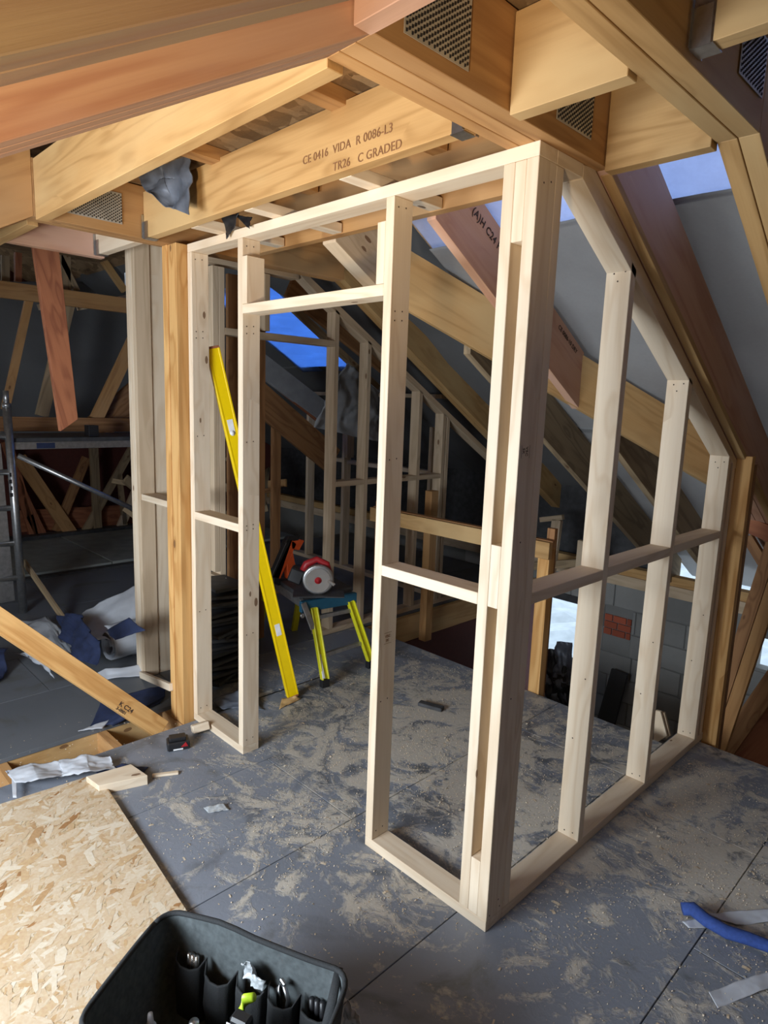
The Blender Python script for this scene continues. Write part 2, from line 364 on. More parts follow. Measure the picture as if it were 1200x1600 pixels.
def lathe(name, parent, c, axis, prof, mat, seg=24, smooth=True):
    Z = Vector(axis).normalized(); u = V(0, 0, 1) if abs(Z.z) < 0.9 else V(1, 0, 0); X = u.cross(Z).normalized(); Y = Z.cross(X)
    bm = bmesh.new(); rings = []
    for h, r in prof: rings.append([bm.verts.new((r * math.cos(t), r * math.sin(t), h)) for t in [2 * math.pi * k / seg for k in range(seg)]])
    for A, Bq in zip(rings, rings[1:]):
        for k in range(seg): bm.faces.new((A[k], A[(k + 1) % seg], Bq[(k + 1) % seg], Bq[k]))
    bm.faces.new(rings[0][::-1]); bm.faces.new(rings[-1])
    return finish(name, bm, mat, parent, c, Matrix((X, Y, Z)).transposed(), smooth)

# ================================================================== FLOOR
fl = struct('floor')
JX = [-1.94, -1.335, -0.73, -0.12, 0.49, 1.10, 1.71, 2.3]
cross = {0: [0.9], 1: [-1.25, 0.065], 2: [1.25], 3: [-1.7, 1.1], 4: [0.45, -0.9], 5: [1.3, -0.2], 6: [0.4, -1.0]}
g = 0.0018
for i in range(len(JX) - 1):
    x0, x1 = JX[i], JX[i + 1]
    yend = 1.69 if x0 < -0.3 else 1.86
    ys = sorted([-3.4] + cross[i] + [yend])
    for a, b in zip(ys, ys[1:]):
        box('floor_board', fl, x0 + g + (0.04 if i == 0 and b <= 0.95 else 0), x1 - g, a + g, b - g, -0.022, 0.0, M['floor'], (0, 1, 0), 0.0012)
# floor behind the partition, left of the gap
for a, b in ((0.05, 0.9), (0.9, 1.69)):
    box('floor_board', fl, -2.44, -1.945, a + g, b - g, -0.022, 0, M['floor'], (0, 1, 0), 0.0012)
for k, (x0, x1) in enumerate(((-3.05, -2.445), (-3.66, -3.05), (-4.27, -3.66), (-5.2, -4.27))):
    for a, b in ((0.12, 1.2), (1.2, 2.66), (2.66, 4.0)):
        box('floor_board', fl, x0 + g, x1 - g, a + g, b - g, -0.022, 0, M['floorleft'], (0, 1, 0), 0.0012)
for (x0, x1, ys) in ((-2.75, -2.135, (-2.4, -0.9, 0.12)), (-3.36, -2.75, (-2.4, -0.45, 0.12)), (-3.97, -3.36, (-2.4, -1.4, 0.12)), (-4.58, -3.97, (-2.4, -0.7, 0.12)), (-5.2, -4.58, (-2.4, 0.12))):
    for a, b in zip(ys, ys[1:]):
        box('floor_board', fl, x0 + g, x1 - g, a + g, b - g, -0.022, 0, M['floorleft'], (0, 1, 0), 0.0012)
# joists seen in the gap and at the deck edge
box('floor_joist', fl, -5.2, -1.8, -0.06, -0.015, -0.24, -0.023, M['truss'])
for y in (-0.42, -0.88, -1.3):
    box('floor_joist', fl, -2.6, -1.0, y, y + 0.045, -0.24, -0.023, M['truss'])
box('floor_joist', fl, -2.20, -2.142, -2.0, -0.1, -0.24, -0.023, M['trussgold'])
box('floor_joist', fl, -2.38, -0.3, 1.64, 1.685, -0.24, -0.023, M['brown'])
box('floor_joist', fl, -0.12, 2.3, 1.81, 1.855, -0.24, -0.023, M['brown'])
box('floor_joist', fl, -2.44, -2.395, 1.70, 4.1, -0.23, -0.023, M['trussgold'])
# far lower-left decks beyond the scaffold
fd = struct('floor_far', (-6, 1, 0))
box('deck_sheet', fd, -6.78, -5.32, -0.8, 0.95, -0.02, 0.03, M['dust'], (0, 1, 0), 0.003)
box('deck_sheet', fd, -6.78, -5.32, 0.96, 3.2, -0.02, 0.036, M['dust'], (0, 1, 0), 0.003)
box('edge_beam', fd, -6.95, -6.80, -0.8, 3.2, -0.06, 0.07, M['slate'])
box('edge_beam', fd, -5.31, -5.215, -0.8, 3.2, -0.1, 0.012, M['slate'])
# storey below, seen through the stair opening
low = struct('floor_lower', (0, 2, -2.5))
box('lower_floor_slab', low, -8, 4, -3.4, 4.3, -2.6, -2.5, M['dust'], (1, 0, 0), 0.0)
wl = struct('wall_stair', (-2.4, 3, -1))
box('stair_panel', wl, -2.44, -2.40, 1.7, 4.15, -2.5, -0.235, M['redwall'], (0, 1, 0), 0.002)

# ================================================================== BLOCK WALL (eaves side)
wb = struct('wall_back', (0, 4.2, 0))
HOLES = [(-2.42, -1.80, -1.28, -0.20), (-0.36, -0.10, -1.20, -0.82), (-0.36, -0.2, -0.34, -0.08)]
def mortarbox(x0, x1, z0, z1): box('mortar_bed', wb, x0, x1, 4.185, 4.30, z0, z1, M['mortar'], (1, 0, 0), 0)
mortarbox(-8, -2.42, -2.5, 0.1); mortarbox(-1.80, -0.36, -2.5, 0.1); mortarbox(-0.10, 3.2, -2.5, 0.1); mortarbox(-0.36, -0.10, -2.5, -1.2); mortarbox(-0.36, -0.10, -0.82, -0.34); mortarbox(-0.36, -0.1, -0.08, 0.1); mortarbox(-0.2, -0.1, -0.34, -0.08); mortarbox(-2.42, -1.80, -2.5, -1.28); mortarbox(-2.42, -1.80, -0.20, 0.1)
RB = (-1.68, -1.42, -0.42, -0.22)
for r in range(11):
    z1 = 0.085 - r * 0.225; z0 = z1 - 0.215
    x = -3.4 + (0.225 if r % 2 else 0)
    while x < 1.9:
        xa, xb = x, x + 0.44
        x += 0.45
        for hx0, hx1, hz0, hz1 in HOLES:
            if z0 < hz1 and z1 > hz0 and xb > hx0 and xa < hx1:
                if xa < hx1 < xb and xa > hx0 - .2: xa = hx1 + .01
                elif xa < hx0 < xb: xb = hx0 - .01
                else: xb = xa
        if xb - xa < 0.05: continue
        if z1 > RB[2] + 0.02 and z0 < RB[3] - 0.02 and xb > RB[0] and xa < RB[1]:
            if xa < RB[0] - 0.03: box('block', wb, xa, RB[0] - 0.01, 4.172 + random.uniform(-.004, .004), 4.2, z0, z1, M['block'], (1, 0, 0), 0.004)
            if xb > RB[1] + 0.03: box('block', wb, RB[1] + 0.01, xb, 4.172 + random.uniform(-.004, .004), 4.2, z0, z1, M['block'], (1, 0, 0), 0.004)
            continue
        box('block', wb, xa, xb, 4.172 + random.uniform(-.004, .004), 4.2, z0, z1, M['block'], (1, 0, 0), 0.004)
for r in range(3):
    x = RB[0] - (0.0 if r % 2 else 0.05)
    while x < RB[1]:
        xe = min(x + 0.125, RB[1]); xs = max(x, RB[0])
        if xe - xs > 0.02: box('brick', wb, xs, xe, 4.168, 4.2, RB[3] - 0.06 - r * 0.068, RB[3] - r * 0.068, M['brick'], (1, 0, 0), 0.002)
        x += 0.135
pl = struct('trim_1', (0, 4.15, 0.1))
box('wall_plate', pl, -8, 3.2, 4.10, 4.2, 0.10, 0.20, M['clsgrey']); box('wall_plate', pl, -8, 3.2, 4.12, 4.22, 0.20, 0.28, M['trussgold'])
# window frame in the block wall
wi = struct('window_1', (-2.1, 4.2, -0.7))
box('window_frame', wi, -2.42, -2.38, 4.18, 4.26, -1.28, -0.20, M['red']); box('window_sill', wi, -2.42, -1.8, 4.14, 4.30, -1.31, -1.27, M['slate'])
box('window_lintel', wi, -2.42, -1.8, 4.16, 4.28, -0.20, -0.13, M['slate'])
# ground outside
go = struct('floor_outside', (0, 10, -3.2))
bm = bmesh.new(); bmesh.ops.create_grid(bm, x_segments=60, y_segments=60, size=14)
for v in bm.verts: v.co.z = noise.noise(v.co * 0.7) * 0.35 + noise.noise(v.co * 3) * 0.12
finish('rubble_ground', bm, M['outside'], go, V(-3, 19, -3.6))
for k in range(14):
    p = V(random.uniform(-6, -1), random.uniform(6.5, 11), -3.3 + random.uniform(0, .3)); q = p + V(random.uniform(-1, 1), random.uniform(-.6, .6), random.uniform(-.1, .3))
    bar('waste_plank', go, p, q, 0.12, 0.04, (0, 0, 1), M['dirty'])

# ================================================================== ROOF
def under(y): return 2.60 - 0.577 * y
SL = V(0, 1, -0.577).normalized()
cl = struct('ceiling', (0, 1.5, 2))
def memb(name, x0, x1, y0, y1, off, mat, nu=30, nv=30, amp=0.02, seed=0, z=None):
    f = lambda y: off - 0.577 * y
    rows = [[V(x0, y, f(y)), V((x0 + x1) / 2, y, f(y) + 0.012), V(x1, y, f(y))] for y in [y0 + (y1 - y0) * k / 4 for k in range(5)]]
    return sheet(name, cl, rows, mat, mat, 0.002, nu, nv, amp, 2.2, seed)
MO = 2.905
memb('membrane_sheet', -1.13, 3.0, 0.83, 2.35, MO, M['mem'], 34, 60, 0.022, 1)
memb('membrane_sheet', -1.13, 3.0, 2.30, 4.75, MO + 0.015, M['mem'], 34, 60, 0.022, 2)
memb('membrane_sheet', -1.13, 3.0, 0.25, 0.86, MO + 0.012, M['memlit'], 12, 60, 0.008, 3)
memb('membrane_sheet', -3.40, -1.10, 1.0, 5.6, 3.42, M['memshaded'], 30, 30, 0.03, 4)
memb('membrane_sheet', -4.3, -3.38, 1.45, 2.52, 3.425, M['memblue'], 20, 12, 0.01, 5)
memb('membrane_sheet', -7.4, -3.3, 2.46, 5.6, 3.44, M['memshaded'], 30, 30, 0.03, 6)
memb('membrane_sheet', -7.4, -4.26, 1.0, 2.55, 3.45, M['memshaded'], 20, 20, 0.03, 7)
memb('membrane_sheet', -4.32, -3.36, 1.0, 1.52, 3.45, M['memshaded'], 12, 12, 0.02, 7)
# loft boarding above the collars
ld = struct('ceiling_loft', (0, 0, 2.65))
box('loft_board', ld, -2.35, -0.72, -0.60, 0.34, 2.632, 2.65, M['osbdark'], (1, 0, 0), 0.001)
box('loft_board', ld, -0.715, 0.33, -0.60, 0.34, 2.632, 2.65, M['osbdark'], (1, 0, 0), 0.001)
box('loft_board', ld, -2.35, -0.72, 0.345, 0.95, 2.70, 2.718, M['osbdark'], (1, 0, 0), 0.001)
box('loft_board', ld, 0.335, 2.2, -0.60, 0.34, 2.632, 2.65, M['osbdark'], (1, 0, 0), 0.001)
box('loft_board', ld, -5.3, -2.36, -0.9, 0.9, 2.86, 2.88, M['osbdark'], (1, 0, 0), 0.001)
for xx in (-0.62, -1.35):
    box('batten', ld, xx - 0.035, xx + 0.035, -0.60, 0.3, 2.585, 2.631, M['truss'])
# near slope sheathing (behind and over the camera) and ridge
ns = struct('ceiling_near', (0, -2, 2))
def slope(name, par, x0, x1, y0, z0, y1, z1, mat):
    prism(name, par, [(x0, y0, z0), (x0, y1, z1), (x0, y1, z1 + 0.02), (x0, y0, z0 + 0.02)], (x1 - x0, 0, 0), (0, y1 - y0, z1 - z0), mat, 0)
for x0, x1 in ((-1.13, 0.39), (0.392, 3.0)):
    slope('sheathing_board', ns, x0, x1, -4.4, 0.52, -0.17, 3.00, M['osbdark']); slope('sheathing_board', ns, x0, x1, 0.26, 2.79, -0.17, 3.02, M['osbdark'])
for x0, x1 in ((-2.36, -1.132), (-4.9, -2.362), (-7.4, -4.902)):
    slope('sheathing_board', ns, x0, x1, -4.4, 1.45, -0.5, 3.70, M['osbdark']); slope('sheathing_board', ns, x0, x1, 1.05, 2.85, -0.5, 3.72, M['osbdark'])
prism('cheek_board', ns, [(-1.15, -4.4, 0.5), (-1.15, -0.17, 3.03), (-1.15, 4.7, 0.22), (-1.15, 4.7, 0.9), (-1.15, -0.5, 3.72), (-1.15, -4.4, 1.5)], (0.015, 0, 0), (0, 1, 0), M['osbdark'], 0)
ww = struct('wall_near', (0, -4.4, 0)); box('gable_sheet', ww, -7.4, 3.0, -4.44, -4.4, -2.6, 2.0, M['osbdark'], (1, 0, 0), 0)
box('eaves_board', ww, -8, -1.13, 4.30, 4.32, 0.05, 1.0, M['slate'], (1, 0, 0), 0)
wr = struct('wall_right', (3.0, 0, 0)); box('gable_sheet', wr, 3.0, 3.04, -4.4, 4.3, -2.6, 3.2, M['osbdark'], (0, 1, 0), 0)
box('lower_side_board', low, 2.3, 3.0, -4.4, 1.8, -0.03, -0.001, M['floorleft'], (0, 1, 0), 0); box('lower_side_board', low, -5.2, 2.3, -4.4, -3.42, -0.03, -0.001, M['floorleft'], (1, 0, 0), 0)
# far-left gable wall, dark
wlft = struct('wall_left', (-7.4, 1, 1))
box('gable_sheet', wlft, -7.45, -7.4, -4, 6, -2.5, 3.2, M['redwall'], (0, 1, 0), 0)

# ---- trusses
def rafter_poly(y0, z0, y1, slope, depth, plumb=True):
    z1 = z0 + slope * (y1 - y0); h = depth * math.sqrt(1 + slope * slope)
    return (y0, z0), (y1, z1), (y1, z1 + h), (y0, z0 + h)
def ryz(name, parent, poly, x0, x1, mat, grain):
    return prism(name, parent, [(x0, a, b) for a, b in poly], (x1 - x0, 0, 0), grain, mat)
def truss(label, xs, mats, ky0=-0.645, ky1=0.315, depth=0.225, zc=2.4, near=True, far=True, yfar=4.3, ynear=-4.0, rx=None, sl=0.577):
    t = thing('roof_truss', label, 'roof truss', (xs[0], 0, zc))
    for a, b in zip(xs, xs[1:]):
        m = mats[0]
        d = depth
        # collar with plumb seams at the knees
        ryz('collar', t, [(ky0, zc), (ky1, zc), (ky1, zc + d), (ky0, zc + d)], a + .0016, b - .0016, m, (0, 1, 0))
        h = 0.25 * math.sqrt(1 + sl * sl)
        if far: ryz('rafter', t, [(ky1 + .001, zc), (yfar, zc - sl * (yfar - ky1)), (yfar, zc - sl * (yfar - ky1) + h), (ky1 + .001, zc + h)], a + .0016, b - .0016, mats[1], (0, 1, -sl))
        if near: ryz('rafter', t, [(ky0 - .001, zc), (ynear, zc + sl * (ynear - ky0)), (ynear, zc + sl * (ynear - ky0) + h), (ky0 - .001, zc + h)], a + .0016, b - .0016, mats[2], (0, 1, sl))
    return t
def nail_plate(parent, x, y0, y1, z0, z1, slots=True):
    o = box('nail_plate', parent, x, x + 0.0015, y0, y1, z0, z1, M['plate'], (0, 0, 1), 0)
    bm = bmesh.new()
    y = y0 + 0.006; k = 0
    while y < y1 - 0.004:
        z = z0 + 0.004 + (0.006 if k % 2 else 0)
        while z < z1 - 0.01:
            v = [bm.verts.new(c) for c in ((0, y - .0016, z), (0, y + .0016, z), (0, y + .0016, z + .0075), (0, y - .0016, z + .0075))]
            bm.faces.new(v)
            w = [bm.verts.new(c) for c in ((0, y + .0017, z), (0.002, y + .0022, z + .001), (0.002, y + .0022, z + .0065), (0, y + .0017, z + .0075))]
            z += 0.0125
            bm.faces.new(w)
        y += 0.0085; k += 1
    p = finish('punched_slots', bm, M['black'], o, V(x + 0.0018, 0, 0)); p['kind'] = 'stuff'
    return o
T1 = truss('three-ply pine truss above the new partition, pinkish rafter sloping to the eaves', [-0.11, -0.068, -0.018, 0.035], [M['truss'], M['pink'], M['pink']])
nail_plate(T1, 0.036, -0.565, -0.357, 2.43, 2.575); nail_plate(T1, 0.036, 0.012, 0.195, 2.445, 2.575)
ryz('lit_underside_strip', T1, [(0.33, 2.3895), (4.3, 2.3895 - .577 * 3.97), (4.3, 2.3895 - .577 * 3.97 + .03), (0.33, 2.4195)], 0.0015, 0.036, M['trussgold'], (0, 1, -.577))  # added strip, its gold paints the lit look of the rafter's underside
# knee posts of T1
box('post', T1, -0.005, 0.068, 1.90, 1.945, -0.05, 1.50, M['orange']); box('post', T1, -0.005, 0.068, 1.947, 1.99, -0.4, 1.46, M['brown'])
T2 = truss('double-ply pine truss nearest the camera at upper right', [0.335, 0.387, 0.44], [M['trussgold'], M['trussgold'], M['rough']])
nail_plate(T2, 0.4415, 0.12, 0.29, 2.47, 2.60)
T0 = truss('left-hand double truss carried by the orange post', [-2.09, -2.04, -1.985], [M['truss'], M['brown'], M['truss']], ky1=1.04, far=False)
nail_plate(T0, -1.9835, -0.52, -0.28, 2.44, 2.57)
box('post', T0, -2.055, -2.005, -0.06, 0.03, -0.02, 2.399, M['orange']); box('post', T0, -2.003, -1.925, -0.055, 0.035, -0.02, 2.399, M['orange'])
TM = truss('far double truss behind the back room stud wall', [-2.43, -2.38, -2.33], [M['truss'], M['trussgold'], M['brown']], ky0=-0.9, ky1=1.30, zc=2.50, near=False, yfar=5.0, sl=0.60)

# ---- ceiling joists between trusses (run along X)
def joist(label, x0, x1, y0, z0, d, mat, th=0.045, group=None):
    o = box('ceiling_joist', None, x0, x1, y0, y0 + th, z0, z0 + d, mat, (1, 0, 0)); return tag(o, label, 'joist')
JM = M['trussgold']
j1 = joist('short pine joist between the two right trusses, at the top edge of the photo', 0.037, 0.333, -0.70, 2.39, 0.225, M['pink'])
j2 = joist('short golden joist between the right trusses, beside the large nail plate', 0.037, 0.333, -0.195, 2.39, 0.225, JM)
j3 = joist('short golden joist at the knee of the right trusses, above the pale blue skylight strip', 0.037, 0.333, 0.285, 2.385, 0.245, JM)
j4 = joist('knotty golden joist stamped with grading text spanning left of the partition', -1.982, -0.112, -0.18, 2.40, 0.20, JM)
j5 = joist('golden joist running under the pink rafter at upper left', -1.982, -0.112, -0.64, 2.385, 0.235, JM)
j6 = joist('golden joist behind the top plate of the partition', -1.982, -0.112, 0.32, 2.40, 0.235, M['truss'])
j7 = joist('pine joist stub at the left edge, left of the double truss', -4.2, -2.095, -0.64, 2.385, 0.235, JM)
j8 = joist('short joist with rough end hung right of the nearest truss', 0.485, 1.6, -0.155, 2.42, 0.19, JM)
j9 = joist('joist at the left seen between truss and dark loft, brightly lit end', -2.545, -2.095, -0.18, 2.40, 0.2, M['cls'])
j11 = tag(box('trimmer', None, -2.60, -2.548, -0.59, -0.135, 2.39, 2.62, M['pink'], (0, 1, 0)), 'reddish trimmer timber above the dark left opening', 'trimmer')
# steel hangers
def hanger(label, x, y, z, sgn=1):
    t = thing('joist_hanger', label, 'hanger', (x, y, z))
    box('strap', t, x, x + 0.002, y - 0.012, y - 0.002, z - 0.002, z + 0.10, M['steel'], (0, 0, 1), 0)
    box('strap', t, x, x + 0.002, y + 0.048, y + 0.06, z - 0.002, z + 0.10, M['steel'], (0, 0, 1), 0)
    box('seat', t, x, x + sgn * 0.045, y - 0.003, y + 0.048, z - 0.004, z - 0.002, M['steel'], (0, 1, 0), 0)
    box('cheek', t, x, x + sgn * 0.04, y - 0.004, y - 0.002, z - 0.004, z + 0.07, M['steel'], (0, 0, 1), 0)
    return t
hanger('galvanised hanger under the joist at the top right corner', 0.442, -0.155, 2.42)
hanger('galvanised hanger holding the stamped joist to the partition truss', -0.114, -0.18, 2.40, -1)
hanger('galvanised hanger at the left truss end of the stamped joist', -1.981, -0.18, 2.40)
hanger('bright galvanised hanger strap in the left loft opening', -2.546, -0.18, 2.40, 1)

# ---- jack rafters and the diagonal
def rafter(label, x, y0, y1, mat, w=0.045, depth=0.25, off=2.604, slope=0.577):
    h = depth * math.sqrt(1 + slope ** 2); f = lambda y: off - slope * y
    o = ryz('rafter', None, [(y0, f(y0)), (y1, f(y1)), (y1, f(y1) + h), (y0, f(y0) + h)], x - w, x, mat, (0, 1, -slope)); return tag(o, label, 'rafter')
r1 = rafter('pinkish rafter stamped C24 ending against the diagonal timber', -0.69, 0.37, 1.57, M['pink'])
rafter('short pale jack rafter with notched end behind the door header', -1.275, 0.37, 0.72, M['clsgrey'], .09)
rafter('dark rafter running below the diagonal timber, second from the far truss', -1.08, 1.12, 4.3, M['dirty'])
rafter('dark rafter running down to the eaves between the second and third studs', -0.645, 1.95, 4.3, M['dirty'])
rafter('rafter beyond the orange post at the right edge of the photo', 0.62, 0.37, 4.3, M['brown'])
dd = V(0.83, 1.17, 0).normalized()
dp = [at(612, 372, 'y', 0.72), at(1112, 672, 'y', 2.35)]
P0 = V(-1.25, 0.74, under(0.74)); P1 = V(-0.115, 2.40, under(2.40)); hh = 0.275
dg = prism('diagonal_rafter', None, [P0, P1, P1 + V(0, 0, hh), P0 + V(0, 0, hh)], Vector((-dd.y, dd.x, 0)) * 0.05, P1 - P0, M['trussgold'])
tag(dg, 'wide golden timber crossing the rafters diagonally behind the partition', 'rafter')

# ================================================================== PARTITION WALLS
c = 0.038; dW = 0.089
WB = thing('stud_wall', 'new pale pine partition with the doorway, facing the camera', 'stud wall', (-0.95, 0, 0))
a0, b0, c0 = -0.58, -1.443, -1.919
mt = M['cls']
box('sole_plate', WB, c0, b0, 0, dW, 0, c, mt); box('sole_plate', WB, a0, -0.001, 0, dW, 0, c, mt)
box('top_plate', WB, c0, 0, 0, dW, 2.362, 2.4, mt)
def stud(parent, x, y0=0.0, z0=c + .0005, z1=2.3615, w=c, d=dW, mat=None): return box('stud', parent, x, x + w, y0, y0 + d, z0, z1, mat or mt)
stud(WB, c0); stud(WB, b0 - c); stud(WB, a0)
stud(WB, -0.038); stud(WB, -0.114)
for (z0, z1) in ((c, 0.235), (1.09, 1.285), (2.15, 2.361)): box('spacer_block', WB, -0.0755, -0.0385, 0.0005, dW, z0 + .0005, z1, mt)
box('header', WB, b0 - .0, a0, 0.0, dW, 2.052, 2.090, mt, (1, 0, 0))
box('trimmer_stud', WB, b0 + .0005, b0 + 0.0385, -0.004, 0.085, 2.091, 2.285, mt, (0, 0, 1)); box('trimmer_stud', WB, a0 - 0.0385, a0 - .0005, 0.0, 0.089, 2.091, 2.29, mt, (0, 0, 1))
box('noggin', WB, a0 + c, -0.1145, 0, dW, 1.087, 1.125, mt, (1, 0, 0)); box('noggin', WB, c0 + c, b0 - c, 0, dW, 1.087, 1.125, mt, (1, 0, 0))

WA = thing('stud_wall', 'new pale pine partition with raking top running back from the corner post', 'stud wall', (0, 0.95, 0))
box('sole_plate', WA, -dW, 0, dW + .001, 1.90, 0, c, mt)
fy = lambda y: 2.532 - 0.5785 * y     # underside of the raking plate
ys = [0.0895, 0.590, 1.187, 1.781]
box('top_plate', WA, -dW, 0, dW + .001, 0.23, 2.362, 2.4, mt, (0, 1, 0))
ky = 0.295
prism('raking_plate', WA, [(-dW, 0.231, 2.398), (-dW, 0.2315, 2.36), (-dW, 1.895, fy(1.895)), (-dW, 1.895, fy(1.895) + 0.043), (-dW, ky, fy(ky) + 0.043)], (dW, 0, 0), (0, 1, -0.5785), mt)
for k, y in enumerate(ys):
    z1 = 2.361 if k == 0 else fy(y)
    z2 = 2.361 if k == 0 else fy(y + c)
    prism('stud', WA, [(-dW, y, c + .0005), (-dW, y + c, c + .0005), (-dW, y + c, z2 - .0005), (-dW, y, z1 - .0005)], (dW, 0, 0), (0, 0, 1), mt)
prism('stud', WA, [(-dW, 1.847, c + .0005), (-dW, 1.885, c + .0005), (-dW, 1.885, fy(1.885) - .0005), (-dW, 1.847, fy(1.847) - .0005)], (dW, 0, 0), (0, 0, 1), mt)
for ya, yb, z in ((ys[0] + c, ys[1], 1.09), (ys[1] + c, ys[2], 1.094), (ys[2] + c, ys[3], 1.098)):
    box('noggin', WA, -dW, 0, ya + .0005, yb - .0005, z, z + c, mt, (0, 1, 0))
# screw heads
def screws(parent, pts, nrm):
    bm = bmesh.new()
    for p in pts:
        n = Vector(nrm); u = V(0, 0, 1) if abs(n.z) < .9 else V(1, 0, 0); a = n.cross(u).normalized(); b = n.cross(a)
        bm.faces.new([bm.verts.new(Vector(p) + n * 0.0008 + a * .003 * math.cos(t) + b * .003 * math.sin(t)) for t in [2 * math.pi * k / 7 for k in range(7)]])
    o = finish('screw_heads', bm, M['ink'], parent); o['kind'] = 'stuff'
sp = []
for y in ys[1:]:
    z = fy(y) - 0.03
    sp += [(-0.02, y, z), (-0.06, y, z - .004), (-0.045, y, z - 0.03), (-0.07, y, 1.11), (-0.02, y, 1.11), (-0.06, y, 0.06), (-0.025, y, 0.065), (-0.03, y, 0.7), (-0.06, y, 0.45)]
screws(WA, sp, (0, -1, 0))
sp = []
for x in (c0 + c, b0, a0 + c):
    for z in (2.33, 2.0, 1.97, 1.5, 1.12, 1.10, 0.6, 0.07): sp += [(x, 0.02, z), (x, 0.055, z + .003)]
screws(WB, sp, (1, 0, 0))
screws(WB, [(0, .015, .055), (0, .06, .09), (0, .07, .06), (0, .05, .8), (0, .04, 1.3), (0, .03, 2.3), (0, .065, 2.31)], (1, 0, 0))
# stamps on studs
def stamp(parent, o, xd, yd_, s=1.0, mat=None):
    X = Vector(xd); Y = Vector(yd_)
    text('stamp', parent, 'V5C', Vector(o), X, Y, 0.017 * s, mat or M['inkbrown']); text('stamp', parent, 'SK', Vector(o) - Y * 0.018 * s + X * .004, X, Y, 0.017 * s, mat or M['inkbrown'])
    for k in (0.02, -0.026): 
        q = Vector(o) - X * .004 + Y * k * s; n = X.cross(Y) * .0009
        prism('stamp', parent, [q + n, q + X * .042 * s + n, q + X * .042 * s + Y * .0012 + n, q + Y * .0012 + n], n * .2, X, mat or M['inkbrown'], 0)
stamp(WB, (0.0003, 0.035, 1.585), (0, 0, -1), (0, 1, 0), 0.9, M['ink']); stamp(WB, (a0 + c + .0003, 0.03, 0.845), (0, 1, 0), (0, 0, 1), 0.9)

# ================================================================== BACK ROOM STUD WALLS
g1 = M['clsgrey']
WD = thing('stud_wall', 'greyish stud wall of the back room following the roof slope, seen through the doorway', 'stud wall', (-2.45, 1.6, 0))
XD = -2.45; fd_ = lambda y: (3.10 - 0.577 * y)
box('sole_plate', WD, XD - dW, XD, 1.28, 3.3, 0, c, g1)
prism('raking_plate', WD, [(XD - dW, 1.28, fd_(1.28) - 0.02), (XD - dW, 3.5, fd_(3.5)), (XD - dW, 3.5, fd_(3.5) + .045), (XD - dW, 1.05, fd_(1.05) + .045), (XD - dW, 1.05, fd_(1.05))], (dW, 0, 0), (0, 1, -.577), g1)
box('top_plate', WD, XD - dW, XD, 0.40, 1.06, 2.455, 2.49, g1)
for y in (1.37, 1.68, 2.25, 2.55, 2.60): prism('stud', WD, [(XD - dW, y, c), (XD - dW, y + c, c), (XD - dW, y + c, fd_(y + c)), (XD - dW, y, fd_(y))], (dW, 0, 0), (0, 0, 1), g1)
for y in (0.44, 0.48): box('stud', WD, XD - dW, XD, y, y + c, 0.58 if y > .45 else 0.62, 2.44, g1, (0, 0, 1))
box('stud', WD, XD - dW, XD, 0.44, 0.44 + c, 0, 0.6, g1, (0, 0, 1))
box('stud', WD, XD - dW, XD, 0.80, 0.80 + c, 2.11, 2.45, g1, (0, 0, 1)); box('header', WD, XD - dW, XD, 0.52, 1.37, 2.06, 2.10, g1, (0, 1, 0))
for ya, yb in ((1.41, 1.68), (1.72, 2.25), (2.29, 2.55)): box('noggin', WD, XD - dW, XD, ya, yb, 1.09, 1.128, g1, (0, 1, 0))
WE = thing('stud_wall', 'low stud wall across the far end of the back room', 'stud wall', (-4, 2.7, 0))
box('sole_plate', WE, -4.7, -2.6, 2.69, 2.78, 0, c, g1); 
fe = 1.74
for x, t_ in ((-4.45, 1.74), (-3.87, 1.58), (-3.30, 1.58), (-2.72, 1.5)): box('stud', WE, x, x + c, 2.69, 2.78, c, t_, g1, (0, 0, 1))
box('trimmer_stud', WE, -3.825, -3.79, 2.69, 2.78, 1.14, 1.40, g1, (0, 0, 1))
box('top_plate', WE, -4.7, -2.6, 2.69, 2.78, 1.745, 1.78, g1)
for xa, xb, z in ((-4.41, -3.87, 1.09), (-3.79, -3.3, 1.08), (-3.26, -2.72, 1.08)): box('noggin', WE, xa, xb, 2.69, 2.78, z, z + c, g1, (1, 0, 0))
# three-ply post left of the orange post
PC = thing('built_up_post', 'pale built-up post of several studs left of the orange post', 'post', (-2.6, 0.08, 0))
for x, m in ((-2.69, M['cls']), (-2.652, M['cls']), (-2.614, M['clsgrey'])): box('stud', PC, x, x + 0.0375, 0.034, 0.123, 0, 2.60, m, (0, 0, 1))
box('stud', PC, -2.62, -2.585, 0.125, 0.21, 0, 2.60, M['cls'], (0, 0, 1)); box('stud', PC, -2.655, -2.62, 0.125, 0.21, 0, 2.60, M['clsgrey'], (0, 0, 1))
box('noggin', PC, -2.575, -2.06, 0.04, 0.125, 1.09, 1.125, M['cls'], (1, 0, 0))
tag(bar('brown_board', None, V(-2.66, .80, 0.02), V(-2.66, .80, 2.45), 0.28, 0.03, (0, 1, 0), M['brown']), 'tall brown board standing behind the left studs of the partition', 'board')

